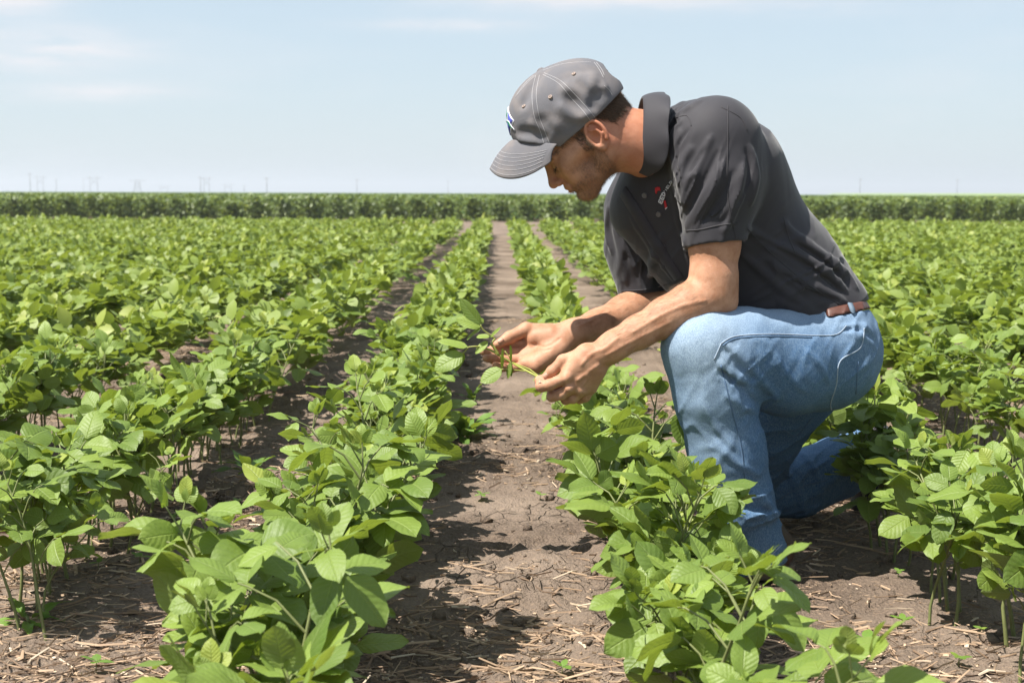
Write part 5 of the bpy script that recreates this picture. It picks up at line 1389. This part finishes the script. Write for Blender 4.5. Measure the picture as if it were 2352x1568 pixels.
# ------------------------------------------------------------------ the young plant in his hands
hp = empty('picked_soybean_plant', P(1246, 867, LY + 0.004))
tag(hp, "uprooted young soybean plant with drooping leaves held across the man's two hands", 'soybean plant')
HPM = Matrix.Translation(-hp.location)
zs = lambda zx, zy, Y: P(987.8 + zx * .26, 639.7 + zy * .26, Y)
stm, fol = MB(), MB(); r = np.random.default_rng(77)
def st_(pts, r0, r1, n=6, a=0.55):
    pts = np.array(pts); t = np.linspace(0, 1, len(pts)); out = []
    fine = np.linspace(0, 1, (len(pts) - 1) * 4 + 1)
    for c_ in range(3): out.append(np.interp(fine, t, pts[:, c_]))
    stm.tube(np.stack(out, 1), np.linspace(r0, r1, len(fine)), n, a)
st_([zs(1015, 900, LY + .006), zs(975, 880, LY + .006), zs(850, 812, LY + .06), zs(720, 742, RY - .055), zs(600, 672, RY - .055), zs(540, 632, RY - .055)], 0.0027, 0.0022)
st_([zs(540, 632, RY - .055), zs(470, 606, RY - .055), zs(400, 598, RY - .06), zs(340, 604, RY - .06)], 0.0024, 0.0015)
st_([zs(340, 604, RY - .06), zs(310, 640, RY - .06), zs(285, 665, RY - .06)], 0.0015, 0.0012)
st_([zs(610, 680, RY - .055), zs(560, 600, RY - .055), zs(535, 575, RY - .055)], 0.0030, 0.0034)
st_([zs(575, 530, RY - .05), zs(520, 490, RY - .05), zs(470, 455, RY - .05), zs(445, 405, RY - .05)], 0.0017, 0.0013)
st_([zs(540, 590, RY - .055), zs(560, 545, RY - .055), zs(575, 530, RY - .05)], 0.0022, 0.0017)
st_([zs(840, 815, LY + .06), zs(750, 806, RY - .065), zs(630, 800, RY - .065)], 0.0014, 0.0011)
st_([zs(960, 860, LY + .012), zs(880, 800, LY + .055), zs(720, 735, RY - .06), zs(712, 720, RY - .06)], 0.0013, 0.0011)
st_([zs(720, 735, RY - .055), zs(700, 690, RY - .06), zs(660, 640, RY - .055)], 0.0013, 0.0011, a=0.9)
def hleaf(base, tip, Wpx, up, fold_=0.3, curl=0.1, tint=0.5, Y=RY - .06, dY=0.0):
    b_, t_ = zs(*base, Y), zs(*tip, Y + dY); d_ = t_ - b_; L = np.linalg.norm(d_); B = basis(d_, np.array(up, float))
    v, q, uv = leaflet(L, Wpx * .26 * Y / FPX, 9, 8, fold_, curl, 0.03, r.random() * 6); v[:, 2] += curl * L * (v[:, 0] / L - 0.15) ** 2 - curl * L * (v[:, 0] / L) * (1 - v[:, 0] / L) * -0.8
    fol.add(v @ B.T + b_, q, uv, tint)
hleaf((440, 400), (268, 178), 120, (-.5, -.75, .4), .25, .1, .15, RY - .05, .01)
hleaf((445, 425), (228, 355), 130, (.2, -.75, .7), .15, .12, .75, RY - .05)
hleaf((450, 440), (325, 545), 60, (-.3, -.4, .8), .5, .1, .2, RY - .05)
hleaf((440, 400), (465, 350), 50, (.5, -.5, .6), .2, .1, .6, RY - .05, .02)
hleaf((330, 602), (66, 552), 120, (0, -.45, .9), .2, .15, .85, RY - .06)
hleaf((285, 665), (38, 805), 190, (-.35, -.8, .5), .15, .1, .5, RY - .065)
hleaf((300, 660), (215, 820), 70, (.6, -.5, .3), .3, .1, .25, RY - .05)
hleaf((535, 520), (628, 428), 34, (-.5, -.7, .4), .6, .05, .9, RY - .06)
hleaf((525, 510), (408, 518), 60, (0, -.6, .8), .35, .1, .95, RY - .06)
hleaf((510, 555), (400, 665), 80, (-.3, -.75, .6), .3, .1, .9, RY - .06)
hleaf((630, 800), (445, 915), 150, (-.2, -.8, .6), .15, .1, .6, RY - .07)
hleaf((620, 800), (585, 880), 60, (.6, -.6, .4), .3, .1, .2, RY - .06)
hleaf((632, 795), (640, 612), 48, (.75, -.6, .1), .3, .03, .35, RY - .068)
hleaf((712, 735), (708, 582), 40, (.75, -.6, .1), .4, .03, .4, RY - .066)
hleaf((710, 740), (690, 885), 55, (-.5, -.75, .3), .35, .05, .5, RY - .066)
hleaf((715, 740), (716, 870), 34, (.6, -.75, .2), .35, .05, .2, RY - .064)
for me_, nm, mt in ((fol.mesh('picked_foliage'), 'foliage', M_leaf), (stm.mesh('picked_stem'), 'stem', None)):
    me_.transform(HPM); link(nm, me_, mt or simple_mat('picked_stem', (0.26, 0.27, 0.055), 0.5, 0.25, 60), hp)

# ------------------------------------------------------------------ summer air between here and the horizon
hz = MB(); hz.box((-2700, -60, -1.0), (2700, 3500, 24))
mh = bpy.data.materials.new('summer_haze'); mh.use_nodes = True; nt_ = mh.node_tree; nt_.nodes.clear()
pv = nt_.nodes.new('ShaderNodeVolumePrincipled'); pv.inputs['Color'].default_value = (0.86, 0.91, 0.98, 1); pv.inputs['Density'].default_value = 0.00075; pv.inputs['Anisotropy'].default_value = 0.2
ho = nt_.nodes.new('ShaderNodeOutputMaterial'); nt_.links.new(pv.outputs[0], ho.inputs['Volume'])
tag(link('haze', hz.mesh('haze', False), mh), 'thin pale summer haze over the whole field', 'haze', kind='stuff')
